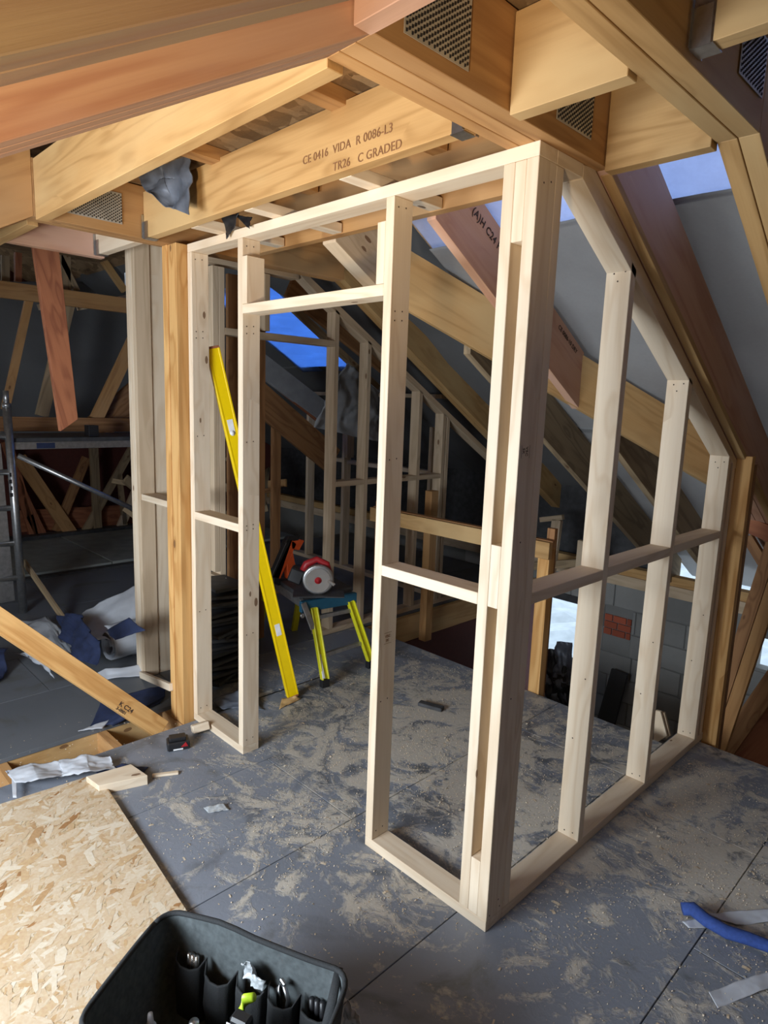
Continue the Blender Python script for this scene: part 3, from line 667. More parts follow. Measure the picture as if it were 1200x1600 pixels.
# stair guard rail
GR = thing('guard_rail', 'orange-brown timber guard rail around the stair opening', 'guard rail', (-1.5, 1.69, 0))
box('rail', GR, -2.36, -0.86, 1.665, 1.70, 0.835, 0.935, M['trussgold'], (1, 0, 0)); box('rail', GR, -2.36, -0.86, 1.70, 1.74, 0.90, 0.94, M['brown'], (1, 0, 0))
box('post', GR, -2.345, -2.27, 1.705, 1.775, -0.2, 0.98, M['brown'], (0, 0, 1)); box('post', GR, -2.345, -2.275, 2.25, 2.33, -0.22, 1.02, M['truss'], (0, 0, 1))
box('post', GR, -0.95, -0.875, 1.70, 1.76, -0.35, 0.93, M['orange'], (0, 0, 1)); box('post', GR, -0.94, -0.89, 1.765, 1.80, -0.9, 1.0, M['brown'], (0, 0, 1))
# small frame pieces beyond the post
WF = thing('stud_wall', 'short dwarf stud frame under the far rafters, right of the corner post', 'stud wall', (-1.5, 3, 0))
for (pa, pb, w) in (((871, 812), (861, 880), 0.09), ((912, 845), (908, 885), 0.09)):
    A = at(*pa, 'y', 3.6); Bq = at(*pb, 'y', 3.6); bar('stud', WF, Bq - V(0, 0, .1), A, w, .045, (1, 0, 0), g1)
A = at(845, 812, 'y', 3.6); Bq = at(880, 808, 'y', 3.6); bar('rail', WF, A, Bq, .045, .045, (0, 0, 1), g1)
A = at(845, 900, 'y', 3.62); Bq = at(925, 878, 'y', 3.62); bar('rail', WF, A - V(.3, 0, -.02), Bq, .07, .045, (0, 0, 1), M['dirty'])

# ================================================================== RIGHT-HAND VOID
tb = thing('raking_strut', 'pair of brown raking struts right of the orange post, below the eaves', 'strut', (0, 2.9, 0))
for k in (0, 1):
    A = at(1104, 1205, 'y', 2.6 + .05 * k); Bq = at(1222, 850, 'y', 2.6 + .05 * k)
    bar('strut_ply', tb, A + V(.032 - .075 * k, 0, 0), Bq + V(.03 - .075 * k, 0, 0), .07, .048, (1, 0, 0), M['brown'] if k else M['truss'])
A = at(1120, 1190, 'y', 3.2); Bq = at(1260, 990, 'y', 3.2); tag(bar('strut', None, A, Bq, .12, .05, (0, 0, 1), M['brown']), 'dark strut crossing low behind the raking struts', 'strut')
A = at(1100, 1250, 'y', 3.25); Bq = at(1300, 1060, 'y', 3.3); tag(bar('strut', None, A, Bq, .3, .05, (0, 0, 1), M['red']), 'broad dark red board low at the right edge', 'board')
A = at(1166, 777, 'y', 2.5); Bq = at(1290, 790, 'y', 2.5); tag(bar('rail', None, A, Bq, .06, .045, (0, 0, 1), M['dirty']), 'short horizontal rail right of the orange post top', 'rail')
A = at(1166, 818, 'y', 2.6); Bq = at(1290, 870, 'y', 2.6); tag(bar('rail', None, A, Bq, .09, .045, (0, 0, 1), M['red']), 'reddish sloping rail right of the orange post', 'rail')
A = at(1168, 838, 'y', 2.75); Bq = at(1215, 915, 'y', 2.75); tag(bar('strut', None, A, Bq, .06, .045, (1, 0, 0), M['brown']), 'thin dark brace between sloping rail and raking struts', 'strut')
dbv = tag(prism('black_insulation_board', None, [at(955, 1045, 'y', 4.05), at(980, 1055, 'y', 4.05), at(958, 1140, 'y', 4.0), at(932, 1126, 'y', 4.0)], (0, 0.03, 0), (0, 0, 1), M['black']), 'black board leaning against the block wall', 'board')
oc = thing('offcut', 'pale plywood offcut standing below the deck edge between studs', 'offcut', (0, 2.2, 0))
prism('ply_face', oc, [at(1024, 1110, 'y', 1.95), at(1032, 1112, 'y', 1.95), at(1042, 1150, 'y', 1.95), at(1020, 1165, 'y', 1.95)], (0, .018, 0), (0, 0, 1), M['cls'])
prism('ply_face', oc, [at(1031, 1112, 'y', 1.98), at(1038, 1114, 'y', 1.98), at(1047, 1150, 'y', 1.98), at(1040, 1155, 'y', 1.98)], (0, .018, 0), (0, 0, 1), M['clsgrey'])

# black bag of rubbish on the window sill
sc_ = thing('rubbish_sack', 'crumpled black and grey plastic sack in the bright window opening', 'sack', (-2.1, 3.95, -1.2))
for k in range(4):
    A = at(850 + 16 * k, 1030 - 12 * (k % 3), 'y', 4.0 + .02 * k); Bq = at(856 + 16 * k, 1100, 'y', 3.95)
    sheet('plastic_fold', sc_, [[A + V(-.1, 0, .0), A + V(.06, .02, .03)], [A.lerp(Bq, .5) + V(-.12, -.08, 0), A.lerp(Bq, .5) + V(.14, -.04, .02)], [Bq + V(-.1, 0, 0), Bq + V(.16, .02, -.03)]], M['black'] if k % 2 else M['felt'], M['felt'], .003, 20, 20, .08, 9, k)

# ================================================================== LEFT SIDE: scaffold, braces, background framing
br = tag(bar('raking_brace', None, V(-1.955, -0.165, -0.02), V(-2.25, -1.02, 0.86), 0.095, 0.05, (-0.2, 0.4, 0.6), M['orange']), 'orange pine brace lying diagonally from the left edge to the orange post foot', 'brace')
sf = thing('scaffold_tower', 'aluminium scaffold tower frame at the left edge with a platform', 'scaffold', (-4.3, -0.1, 0))
xs_ = -4.3
p1 = at(10, 632, 'x', xs_); p0 = V(xs_, at(36, 945, 'x', xs_).y, 0.0)
tube('upright', sf, [p0, p1], 0.03, M['alu'], 12); tube('spigot', sf, [p1, p1 + V(0, 0, .10)], 0.02, M['alu'], 12)
tube('collar', sf, [p1 - V(0, 0, .02), p1 + V(0, 0, .01)], 0.031, M['alu'], 12)
tube('upright', sf, [p0 + V(-.12, -.62, 0), p1 + V(-.12, -.62, 0)], 0.026, M['alu'], 12)
for k in range(5):
    z = 0.28 + 0.27 * k; yy = p0.y + (p1.y - p0.y) * z / 1.6
    tube('rung', sf, [V(xs_, yy, z), V(xs_ - .12, yy - .62, z)], 0.022, M['alu'], 10)
bar('frame_panel', sf, V(xs_ - .02, p0.y - .1, .1), V(xs_ - .02, p1.y - .1, 1.3), 0.10, 0.02, (0, 1, 0), M['alu'])
pz = at(100, 690, 'x', xs_).z
box('platform_deck', sf, xs_ - .62, xs_ - .02, p1.y + .04, 1.5, pz + .0, pz + .03, M['slate'], (0, 1, 0)); box('platform_beam', sf, xs_ - .05, xs_ - .01, p1.y + .04, 1.5, pz - .055, pz + .0, M['alu'], (0, 1, 0))
lab_ = at(57, 693, 'x', xs_ - .009); box('maker_label', sf, xs_ - .0095, xs_ - .008, lab_.y, at(86, 696, 'x', xs_ - .009).y, pz - .05, pz - .008, M['navy'], (0, 1, 0), 0)
box('black_mallet', sf, xs_ - .2, xs_ - .1, at(135, 660, 'x', xs_ - .15).y, at(150, 660, 'x', xs_ - .15).y, pz + .03, pz + .12, M['black'], (0, 0, 1))
tube('diagonal_brace', sf, [at(28, 712, 'x', xs_ + .02), at(262, 820, 'x', xs_ + .02)], 0.02, M['alu'], 10)
for k, dz in enumerate((0.0, 0.05, 0.1, 0.15)): 
    q = at(18, 745, 'x', xs_ + .027); box('tape_mark', sf, q.x - .001, q.x, q.y - .012 - .006 * (k % 2), q.y + .012, q.z - dz, q.z - dz + .03, M['black'], (0, 0, 1), 0)
red = tag(prism('hanging_plank', None, [at(50, 370, 'x', -3.0), at(90, 370, 'x', -3.0), at(122, 655, 'x', -3.0), at(95, 674, 'x', -3.0)], (-.04, 0, 0), (0, .25, -1), M['red']), 'red-brown plank hanging down in the dark left loft', 'plank')
# framing further left
bgf = thing('roof_truss', 'dim truss framing in the dark loft behind the scaffold', 'roof truss', (-5, 0.5, 1.4))
def seg(x, pa, pb, w, m, n='web', th=.045): bar(n, bgf, at(*pa, 'x', x), at(*pb, 'x', x), th, w, (1, 0, 0), M[m])
seg(-5, (-30, 448), (215, 480), .13, 'truss', 'chord'); seg(-5, (-30, 662), (215, 664), .12, 'brown', 'chord')
seg(-5.05, (45, 470), (8, 640), .06, 'truss'); seg(-5.05, (108, 470), (65, 650), .10, 'dirty'); seg(-5.05, (228, 490), (150, 655), .11, 'truss')
seg(-5.2, (60, 480), (110, 470), .05, 'clsgrey'); seg(-5.2, (120, 480), (205, 465), .06, 'clsgrey')
seg(-5.2, (8, 400), (8, 440), .06, 'dirty'); seg(-5.2, (28, 395), (28, 440), .05, 'red'); seg(-5.2, (102, 400), (102, 455), .08, 'dirty'); seg(-5.2, (90, 395), (120, 455), .05, 'dirty'); seg(-5.2, (160, 405), (195, 455), .06, 'trussgold'); seg(-5.2, (198, 400), (200, 450), .04, 'steel')
seg(-5.2, (220, 610), (150, 670), .25, 'brown')
for pa, pb, w, m in (((146, 700), (154, 860), .10, 'dirty'), ((30, 715), (128, 858), .14, 'truss'), ((212, 690), (112, 868), .09, 'dirty'), ((232, 720), (172, 862), .10, 'clsgrey'), ((135, 715), (88, 830), .10, 'brown'), ((20, 745), (75, 860), .12, 'red'), ((10, 690), (60, 860), .1, 'red'), ((186, 740), (196, 830), .06, 'dirty')):
    seg(-6.95 if m in ('red', 'brown') else -6.9, pa, pb, w, m)
seg(-7.1, (20, 815), (260, 800), .25, 'red', 'chord')
memb('membrane_sheet', -7.2, -5.5, -1.5, 3.0, 0, M['mem'], 10, 10, 0.01, 8)
o = [x for x in cl.children][-1]; bpy.data.objects.remove(o)
gm = struct('wall_loft', (-6.5, 0.7, 2)); sheet('membrane_sheet', gm, [[at(-60, 440, 'x', -6.2), at(260, 440, 'x', -6.2)], [at(-60, 680, 'x', -6.6), at(260, 680, 'x', -6.6)]], M['memshaded'], M['memshaded'], .003, 20, 24, .03, 3, 3)
# props lying left
tag(bar('thin_prop', None, at(38, 878, 'z', 0.35), at(100, 968, 'z', 0.02), .05, .02, (0, 0, 1), M['dirty']), 'thin grey batten leaning beside the scaffold foot', 'batten')
tag(bar('cross_batten', None, V(-2.60, 0.02, 0.015), V(-2.03, -0.07, .16), .04, .02, (0, 0, 1), M['cls']), 'pale batten between the built-up post and the orange post at floor level', 'batten')
# messy offcut stack in the far back room
st_ = thing('timber_pile', 'heap of old timber offcuts in the dark far corner of the back room', 'timber pile', (-5.4, 2.6, 0))
for k in range(30):
    p = V(random.uniform(-5.6, -5.2), random.uniform(1.4, 3.0), 0.05 + .035 * k * .8); q = p + V(random.uniform(-.5, .3), random.uniform(-.6, .6), random.uniform(-.1, .5))
    bar('offcut', st_, p, q, random.choice([.05, .09]), .03, (random.random(), random.random(), 1), M[random.choice(['dirty', 'brown', 'truss', 'dirty'])])
tag(box('standing_stud', None, -3.56, -3.52, 1.62, 1.70, 0, 1.62, M['brown'], (0, 0, 1)), 'brown stud standing alone in the back room beyond the platform', 'stud')
# back room rafters
rb = thing('rafter', 'dusty grey-lilac rafter under the blue skylight in the back room', 'rafter', (-3.6, 1.6, 2))
bar('rafter_ply', rb, at(395, 560, 'x', -3.4), at(520, 655, 'x', -3.4), .045, .17, (1, 0, 0), M['sheetgrey'])
rb2 = thing('rafter', 'brown rafter beneath the lilac rafter in the back room', 'rafter', (-3.6, 1.6, 1.8))
bar('rafter_ply', rb2, at(380, 600, 'x', -3.45), at(520, 720, 'x', -3.45), .045, .24, (1, 0, 0), M['brown']); bar('rafter_ply', rb2, at(395, 575, 'x', -3.42), at(500, 660, 'x', -3.42), .045, .02, (1, 0, 0), M['red'])
bar('rafter_ply', rb2, at(400, 625, 'x', -3.5), at(500, 690, 'x', -3.5), .05, .06, (1, 0, 0), M['dirty'])
rb3 = thing('rafter', 'dark stained rafter above the blue skylight', 'rafter', (-3, 2, 2.2))
bar('rafter_ply', rb3, at(455, 440, 'x', -2.95), at(615, 572, 'x', -2.95), .045, .24, (1, 0, 0), M['brown']); bar('rafter_ply', rb3, at(450, 474, 'x', -3.0), at(590, 606, 'x', -3.0), .045, .05, (1, 0, 0), M['dirty'])
hm = tag(sheet('hanging_membrane', None, [[at(545, 565, 'x', -2.9), at(596, 612, 'x', -2.9)], [at(505, 628, 'x', -2.8), at(592, 650, 'x', -2.9)], [at(492, 668, 'x', -2.8), at(596, 692, 'x', -2.9)]], M['sheetgrey'], M['sheetgrey'], .003, 26, 26, .07, 5, 4, torn=.02), 'torn grey roof membrane hanging down below the blue skylight', 'membrane')
tag(sheet('felt_flap', None, [[at(212, 262, 'y', -.27), at(250, 240, 'y', -.25), at(294, 222, 'y', -.23)], [at(225, 295, 'y', -.28), at(262, 280, 'y', -.22), at(298, 275, 'y', -.24)], [at(240, 312, 'y', -.28), at(270, 325, 'y', -.24), at(296, 336, 'y', -.26)]], M['felt'], M['black'], .003, 26, 26, .035, 9, 2), 'grey crumpled felt hanging beside the stamped joist', 'felt')
fk = thing('felt_flap', 'small black felt scraps poking out over the top plate', 'felt', (-1.45, 0, 2.42))
sheet('felt_scrap', fk, [[at(348, 338, 'y', -.01), at(376, 334, 'y', -.01)], [at(355, 374, 'y', -.02), at(361, 360, 'y', -.02)]], M['black'], M['black'], .003, 12, 12, .012, 20, 1)
sheet('felt_scrap', fk, [[at(368, 336, 'y', -.0), at(394, 339, 'y', -.01)], [at(386, 355, 'y', -.02), at(391, 358, 'y', -.02)]], M['black'], M['navy'], .003, 12, 12, .012, 20, 5)
# battens tying the top plate back
for k, (pa, pb) in enumerate((((545, 268), (592, 296)), ((405, 322), (455, 345)), ((300, 345), (360, 375)))):
    A = at(*pa, 'z', 2.425); Bq = at(*pb, 'z', 2.425)
    tag(box('tie_batten', None, A.x - .03, A.x + .03, -0.13, 0.315, 2.4015, 2.439, M['cls'], (0, 1, 0)), ['pale tie batten above the top plate, right of the door opening', 'pale tie batten above the top plate, over the door opening', 'pale tie batten above the top plate, next to the orange post'][k], 'batten')

# membrane heaps on the left deck
def F(px, py, z=0.0): return at(px, py, 'z', z)
hp = thing('membrane_heap', 'heap of cut roof membrane, white and navy, beside the pale built-up post', 'membrane', (-3, 0, 0))
sheet('membrane_offcut', hp, [[at(125, 965, 'y', .0), at(215, 912, 'y', .3), at(262, 900, 'y', .38)], [at(140, 990, 'y', -.1), at(200, 975, 'y', .15), at(262, 960, 'y', .34)], [at(150, 1000, 'y', -.15), at(205, 1000, 'y', .12), at(262, 990, 'y', .3)]], M['sheetwhite'], M['navy'], .003, 24, 24, .05, 6, 1)
sheet('membrane_offcut', hp, [[at(92, 965, 'y', -.1), at(128, 960, 'y', -.1)], [at(95, 995, 'y', -.2), at(150, 1000, 'y', -.2)], [at(120, 1030, 'y', -.25), at(150, 1040, 'y', -.25)]], M['navy'], M['navy'], .003, 20, 20, .06, 6, 3)
sheet('membrane_offcut', hp, [[at(165, 985, 'y', -.16), at(200, 965, 'y', -.15)], [at(180, 1000, 'y', -.18), at(225, 985, 'y', -.16)]], M['navy'], M['navy'], .003, 10, 10, .02, 6, 3)
ring = []
cx = at(168, 1008, 'y', -.04)
pts = []
for k in range(40):
    t = k / 39 * 4.6 * math.pi; r = 0.035 + 0.022 * t / math.pi
    pts.append(cx + V(math.cos(t) * r, 0, math.sin(t) * r * .85))
sheet('membrane_roll', hp, [[p + V(0, 0, 0) for p in pts], [p + V(.03, .42, .02) for p in pts]], M['sheetwhite'], M['sheetwhite'], .003, 14, 120, .012, 9, 4)
sheet('membrane_offcut', hp, [[F(118, 1068, .02), F(165, 1045, .05), F(240, 1040, .03)], [F(120, 1072, .01), F(170, 1060, .01), F(232, 1055, .01)]], M['sheetwhite'], M['sheetwhite'], .003, 16, 16, .02, 7, 2)
tag(sheet('membrane_scrap', None, [[F(20, 1020, .02), F(60, 1018, .08)], [F(55, 1030, .04), F(90, 1062, .01)]], M['sheetwhite'], M['sheetgrey'], .003, 16, 16, .03, 8, 6), 'folded white membrane triangle on the left deck', 'membrane')
tag(sheet('membrane_scrap', None, [[F(-40, 1010, .05), F(12, 1012, .12)], [F(-30, 1080, .01), F(5, 1060, .02)]], M['navy'], M['sheetgrey'], .003, 16, 16, .04, 8, 9), 'navy membrane scrap at the left edge', 'membrane')
tag(sheet('membrane_scrap', None, [[F(20, 975, .03), F(70, 960, .1), F(115, 1010, .02)], [F(30, 1000, .01), F(80, 1010, .02), F(108, 1045, .01)]], M['sheetgrey'], M['sheetgrey'], .003, 18, 18, .05, 7, 12), 'grey crumpled membrane behind the orange brace', 'membrane')
tag(sheet('membrane_scrap', None, [[F(162, 1092, .015), F(205, 1080, .03), F(258, 1073, .04)], [F(150, 1115, .01), F(200, 1118, .04), F(258, 1088, .02)], [F(138, 1140, .005), F(175, 1132, .01), F(250, 1098, .01)]], M['navy'], M['sheetwhite'], .003, 22, 22, .02, 8, 14), 'navy membrane scrap under the lower end of the orange brace', 'membrane')
tag(sheet('membrane_scrap', None, [[F(140, 1136, .012), F(172, 1124, .02)], [F(122, 1142, .012), F(160, 1138, .012)]], M['sheetwhite'], M['sheetwhite'], .003, 12, 12, .008, 12, 15), 'white torn edge beside the navy scrap on the left deck', 'membrane')
w1 = thing('membrane_scrap', 'torn white membrane lying along the gap behind the strand board', 'membrane', (-1.9, -.85, 0))
sheet('torn_sheet', w1, [[F(8, 1206, .045), F(50, 1192, .05), F(92, 1190, .04)], [F(22, 1222, .035), F(60, 1222, .05), F(100, 1212, .03)]], M['sheetwhite'], M['sheetwhite'], .003, 22, 22, .015, 12, 3, torn=.02)
sheet('torn_sheet', w1, [[F(92, 1190, .04), F(135, 1178, .06), F(172, 1182, .04)], [F(98, 1214, .03), F(140, 1208, .05), F(182, 1200, .025)]], M['sheetwhite'], M['sheetwhite'], .003, 22, 22, .018, 14, 8, torn=.02)
sheet('torn_sheet', w1, [[F(18, 1212, .03), F(26, 1210, .03)], [F(20, 1246, .03), F(26, 1246, .03)]], M['sheetwhite'], M['sheetwhite'], .002, 8, 8, .004, 14, 8)
tag(sheet('membrane_scrap', None, [[F(150, 1205, .02), F(190, 1194, .02), F(232, 1198, .01)], [F(160, 1232, .008), F(195, 1222, .01), F(225, 1206, .006)]], M['navy'], M['navy'], .003, 18, 18, .01, 14, 8), 'navy membrane scrap behind the cut pine block', 'membrane')
# slates under plastic, behind the left bay
sl = thing('slate_stack', 'dark stack of reclaimed slates behind the left bay of the partition', 'slate stack', (-2.15, 0.4, 0))
for k in range(17):
    z = 0.005 + .036 * k; x = -2.27 + random.uniform(-.03, .03); y = .36 + random.uniform(-.03, .03)
    w_, d_ = .12 + random.uniform(-.06, .04), .15 + random.uniform(-.06, .05)
    a = random.uniform(-.5, .5); R2 = Matrix.Rotation(a, 3, 'Z')
    prism('slate', sl, [V(x, y, z) + R2 @ V(sx * w_, sy * d_, random.uniform(-.012, .014)) for sx, sy in ((-1, -1), (1, -1), (1, 1), (-1, 1))], (0, 0, .02), (1, 0, 0.001), M['slate'], .003)
sp_ = tag(sheet('plastic_sheet', None, [[V(-2.0, .14, .03), V(-1.9, .16, .02)], [V(-1.95, .35, .06), V(-1.75, .33, .015)]], M['felt'], M['felt'], .002, 16, 16, .02, 12, 1), 'crumpled grey plastic beside the slates', 'plastic sheet')
tag(sheet('paper_scrap', None, [[at(345, 905, 'y', .45), at(354, 903, 'y', .45)], [at(342, 925, 'y', .45), at(362, 918, 'y', .42)]], M['sheetwhite'], M['sheetwhite'], .002, 10, 10, .006, 20, 2), 'white paper scrap on top of the slate stack', 'scrap')

# ================================================================== LEVEL AND WORK PLATFORM
lv = thing('spirit_level', 'long yellow spirit level leaning inside the doorway', 'spirit level', (-1.78, .55, 0))
LA = V(-1.783, 0.55, 0.005); LB = at(331, 541, 'y', 0.12)
gL = (LB - LA).normalized(); wdir = V(0.25, 0.95, 0); wdir = (wdir - gL * wdir.dot(gL)).normalized(); tdir = gL.cross(wdir)
bar('body', lv, LA + gL * .01, LB - gL * .01, 0.062, 0.026, wdir, M['yellow'])
for s_ in (-1, 1): bar('edge_rib', lv, LA + gL * .01 + wdir * s_ * .029, LB - gL * .01 + wdir * s_ * .029, 0.010, 0.030, wdir, M['yellow'])
for P_, q_ in ((LA, LA + gL * .012), (LB - gL * .012, LB)): bar('end_cap', lv, P_, q_, 0.064, 0.031, wdir, M['red'])
L = (LB - LA).length
for f_ in (0.2, 0.78):
    cpt = LA + gL * L * f_
    bar('label', lv, cpt, cpt + gL * .07, .03, .0275, wdir, M['white'], .0003)
lathe('vial', lv, LA + gL * L * .78 + tdir * -.014, tdir, [(0, .014), (.028, .014)], M['white'], 16)

pf = thing('work_platform', 'folding work platform with yellow legs and petrol blue ends inside the doorway', 'platform', (-2.2, 1, 0))
A = at(472, 938, 'z', .5); Bq = at(550, 925, 'z', .5); back = V(-0.66, .16, 0)
F1 = at(507, 1073, 'z', 0.0); F2 = at(578, 1043, 'z', 0.0)
edge = (Bq - A); e = edge.normalized(); outw = V(-e.y, e.x, 0); 
if outw.dot(back) > 0: outw = -outw
prism('deck', pf, [A + V(0, 0, .0), Bq + V(0, 0, .0), Bq + back, A + back], (0, 0, .03), back, M['slate'])
prism('end_beam', pf, [A - e * .02 + outw * .0, Bq + e * .02 + outw * .0, Bq + e * .02 - V(0, 0, .07), A - e * .02 - V(0, 0, .07)], outw * .03, e, M['petrol'], .004)
prism('end_beam', pf, [A + back, Bq + back, Bq + back - V(0, 0, .06), A + back - V(0, 0, .06)], -outw * .03, e, M['petrol'], .004)
for s_ in (0, 1):
    pbase = (A if s_ == 0 else Bq); q0 = pbase + outw * .01 - V(0, 0, .0); bar('side_rail', pf, pbase + V(0, 0, -.02), pbase + back + V(0, 0, -.02), .02, .05, (0, 1, 0), M['alu'])
for Ft, pt in ((F1, A.lerp(Bq, .18)), (F2, A.lerp(Bq, .93))):
    top = pt + outw * .02 - V(0, 0, .05); ft = Ft + V(0, 0, .05)
    bar('leg', pf, ft, top, .048, .022, e, M['fibre']); bar('leg_flange', pf, ft + outw * .012 - e * .02, top + outw * .012 - e * .02, .008, .02, e, M['fibre']); bar('leg_flange', pf, ft + outw * .012 + e * .02, top + outw * .012 + e * .02, .008, .02, e, M['fibre'])
    bar('foot', pf, Ft, ft, .05, .035, e, M['black'])
Ta, Tb = A.lerp(Bq, .18) + outw * .02 - V(0, 0, .05), A.lerp(Bq, .93) + outw * .02 - V(0, 0, .05)
for f_ in (.13, .62): bar('rung', pf, Ta.lerp(F1, f_), Tb.lerp(F2, f_), .025, .02, (0, 0, 1), M['alu'])
bar('sticker', pf, F1 + V(0, 0, .06) + outw * .013 - e * .016, F1.lerp(Ta, .42) + outw * .016 - e * .014, .016, .018, e, M['white'])
bar('hinge_bracket', pf, A - e * .01 + outw * .034 - V(0, 0, .005), Ta.lerp(F1, .25) - e * .03 + outw * .02, .035, .01, e, M['alu'])
lathe('hinge_pin', pf, A - e * .022 + outw * .04 - V(0, 0, .08), outw, [(0, .014), (.012, .014), (.013, .008)], M['alu'], 12)
for s_ in (.1, .9):
    t_ = A.lerp(Bq, s_) + back - V(0, 0, .05); bar('leg', pf, t_, V(t_.x - .1, t_.y, .0), .045, .022, e, M['fibre'])

# circular saw
cs = thing('circular_saw', 'cordless circular saw with red body on the work platform', 'saw', (-2.1, 1, .53))
sc0 = at(497, 906, 'z', .63); toC = (CAMP - sc0); toC.z = 0; toC.normalize(); sx = toC.cross(V(0, 0, 1)).normalized()
lathe('blade_guard', cs, sc0 - toC * .014, toC, [(0, .095), (.022, .095), (.024, .082)], M['steel'], 28)
lathe('blade', cs, sc0 + toC * .013, toC, [(0, .074), (.003, .074)], M['chrome'], 40, False)
lathe('arbor', cs, sc0 + toC * .016, toC, [(0, .022), (.006, .02), (.008, .008), (.014, .008)], M['redplastic'], 14)
prism('base_shoe', cs, [V(*(sc0 + (-sx) * .16 - toC * .1).xy, .531), V(*(sc0 + sx * .15 - toC * .1).xy, .531), V(*(sc0 + sx * .15 + toC * .045).xy, .531), V(*(sc0 - sx * .16 + toC * .045).xy, .531)], (0, 0, .006), sx, M['slate'])
tube('motor_housing', cs, [sc0 - toC * .12 + V(0, 0, .01), sc0 - toC * .02 + V(0, 0, .01)], [.045, .055], M['redplastic'], 16)
tube('handle', cs, [sc0 + sx * -.07 - toC * .04 + V(0, 0, .02), sc0 + sx * -.05 - toC * .05 + V(0, 0, .085), sc0 + sx * .01 - toC * .05 + V(0, 0, .115), sc0 + sx * .07 - toC * .05 + V(0, 0, .085), sc0 + sx * .10 - toC * .05 + V(0, 0, .02)], [.02, .022, .02, .024, .026], M['redplastic'], 12)
bar('battery', cs, sc0 + sx * .09 - toC * .05 + V(0, 0, .0), sc0 + sx * .17 - toC * .06 + V(0, 0, .03), .09, .08, (0, 0, 1), M['black'], .008)
bar('depth_lever', cs, sc0 - sx * .1 + toC * .01 + V(0, 0, -.03), sc0 - sx * .06 + toC * .01 + V(0, 0, .0), .02, .02, (0, 0, 1), M['chrome'], .004)
# nail gun
ng = thing('nail_gun', 'orange and black nail gun resting on the far end of the work platform', 'nail gun', (-2.5, 1, .53))
nz = at(440, 908, 'z', .53); nx = sx; 
def npx(px, py, d=0.0): 
    p = at(px, py, 'x', nz.x); return p + V(d, 0, 0)
def slab(name, pts, th, m): return prism(name, ng, [npx(*p) for p in pts], (-th, 0, 0), npx(*pts[1]) - npx(*pts[0]), M[m], .004)
slab('magazine', [(424, 902), (448, 846), (458, 842), (436, 906)], .04, 'black')
slab('body', [(426, 902), (438, 905), (464, 850), (455, 842)], .05, 'orangeplastic')
slab('fuel_cell', [(455, 846), (470, 843), (476, 845), (468, 860), (456, 858)], .05, 'orangeplastic')
slab('handle', [(448, 880), (458, 862), (464, 892), (462, 914), (452, 910)], .05, 'orangeplastic')
slab('battery', [(428, 903), (462, 906), (462, 918), (440, 917), (428, 911)], .06, 'black')
slab('grip', [(444, 850), (452, 838), (470, 838), (466, 845), (455, 846)], .04, 'black')

# ================================================================== FOREGROUND
ob = thing('strand_board', 'loose sheet of pale strand board lying on the floor at lower left', 'board', (-1, -1.2, 0))
OA = V(-1.70, -.585, .006); OX = V(.9955, -.0943, 0); OY = V(-.0943, -.9955, 0)
def obp(u, v, z=.022): return V(*(OA + OX * u + OY * v).xy, z)
prism('panel', ob, [obp(0, 0, .003), obp(2.1, 0, .003), obp(2.1, 1.22, .003), obp(0, 1.22, .003)], (0, 0, .018), OX, M['osb'], .0015)
bm = bmesh.new(); tint = bm.loops.layers.float.new('tint')
for k in range(9000):
    u = random.uniform(.0, 1.85); v = random.uniform(.0, 1.2); a = random.gauss(0.9, .65) if random.random() < .75 else random.uniform(0, math.pi)
    Ln = random.choice([.02, .035, .05, .07, .09, .12]) * random.uniform(.6, 1.2); Wd = Ln * random.uniform(.12, .35); t = .02 + .98 * random.random() ** .9
    if random.random() < .012: t = 0.0; 
    cc, ss = math.cos(a), math.sin(a); pts = []
    for (pu, pv) in ((-.5, random.uniform(-.2, .2)), (-.35, .5), (.2, random.uniform(.3, .5)), (.5, random.uniform(-.1, .4)), (.38, -.5), (-.3, random.uniform(-.5, -.3))):
        du, dv = pu * Ln, pv * Wd; uu, vv = u + du * cc - dv * ss, v + du * ss + dv * cc
        uu = min(max(uu, .002), 2.09); vv = min(max(vv, .002), 1.218)
        pts.append(obp(uu, vv, .0212 + .0000001 * k + random.uniform(0, .00025)))
    if len(set((round(p.x, 5), round(p.y, 5)) for p in pts)) < 6: continue
    f = bm.faces.new([bm.verts.new(p) for p in pts])
    if f.calc_area() == 0: continue
    f.normal_update()
    if f.normal.z < 0: f.normal_flip()
    for l in f.loops: l[tint] = t
o = finish('wood_strands', bm, M['strand'], ob); o['kind'] = 'stuff'

blk = tag(prism('timber_offcut', None, [F(155, 1243, .0), F(231, 1226, .0), F(231, 1226, 0).lerp(F(205, 1208, 0), 1.0), F(135, 1228, 0)], (0, 0, .045), F(231, 1226) - F(155, 1243), M['cls']), 'pale cut pine block behind the strand board corner', 'offcut')
tag(bar('batten_offcut', None, F(238, 1212, .006), F(279, 1207, .006), .022, .01, (0, 1, 0), M['cls']), 'thin pine sliver on the floor right of the cut block', 'offcut')
tag(bar('offcut', None, F(300, 1140, .02), F(326, 1132, .03), .07, .04, (0, 1, 0), M['cls'], .004), 'small pale offcut against the sole plate by the battery', 'offcut')
tag(bar('black_magazine', None, F(655, 1098, .012), F(692, 1108, .012), .045, .02, (0, 1, 0), M['slate'], .003), 'small dark tool part on the dusty floor behind the door stud', 'tool part')
tag(sheet('plastic_scrap', None, [[F(318, 1262, .006), F(350, 1255, .012)], [F(325, 1270, .003), F(358, 1266, .003)]], M['plastic'], M['plastic'], .0015, 12, 12, .006, 40, 2), 'clear crumpled plastic scrap on the open floor', 'scrap')
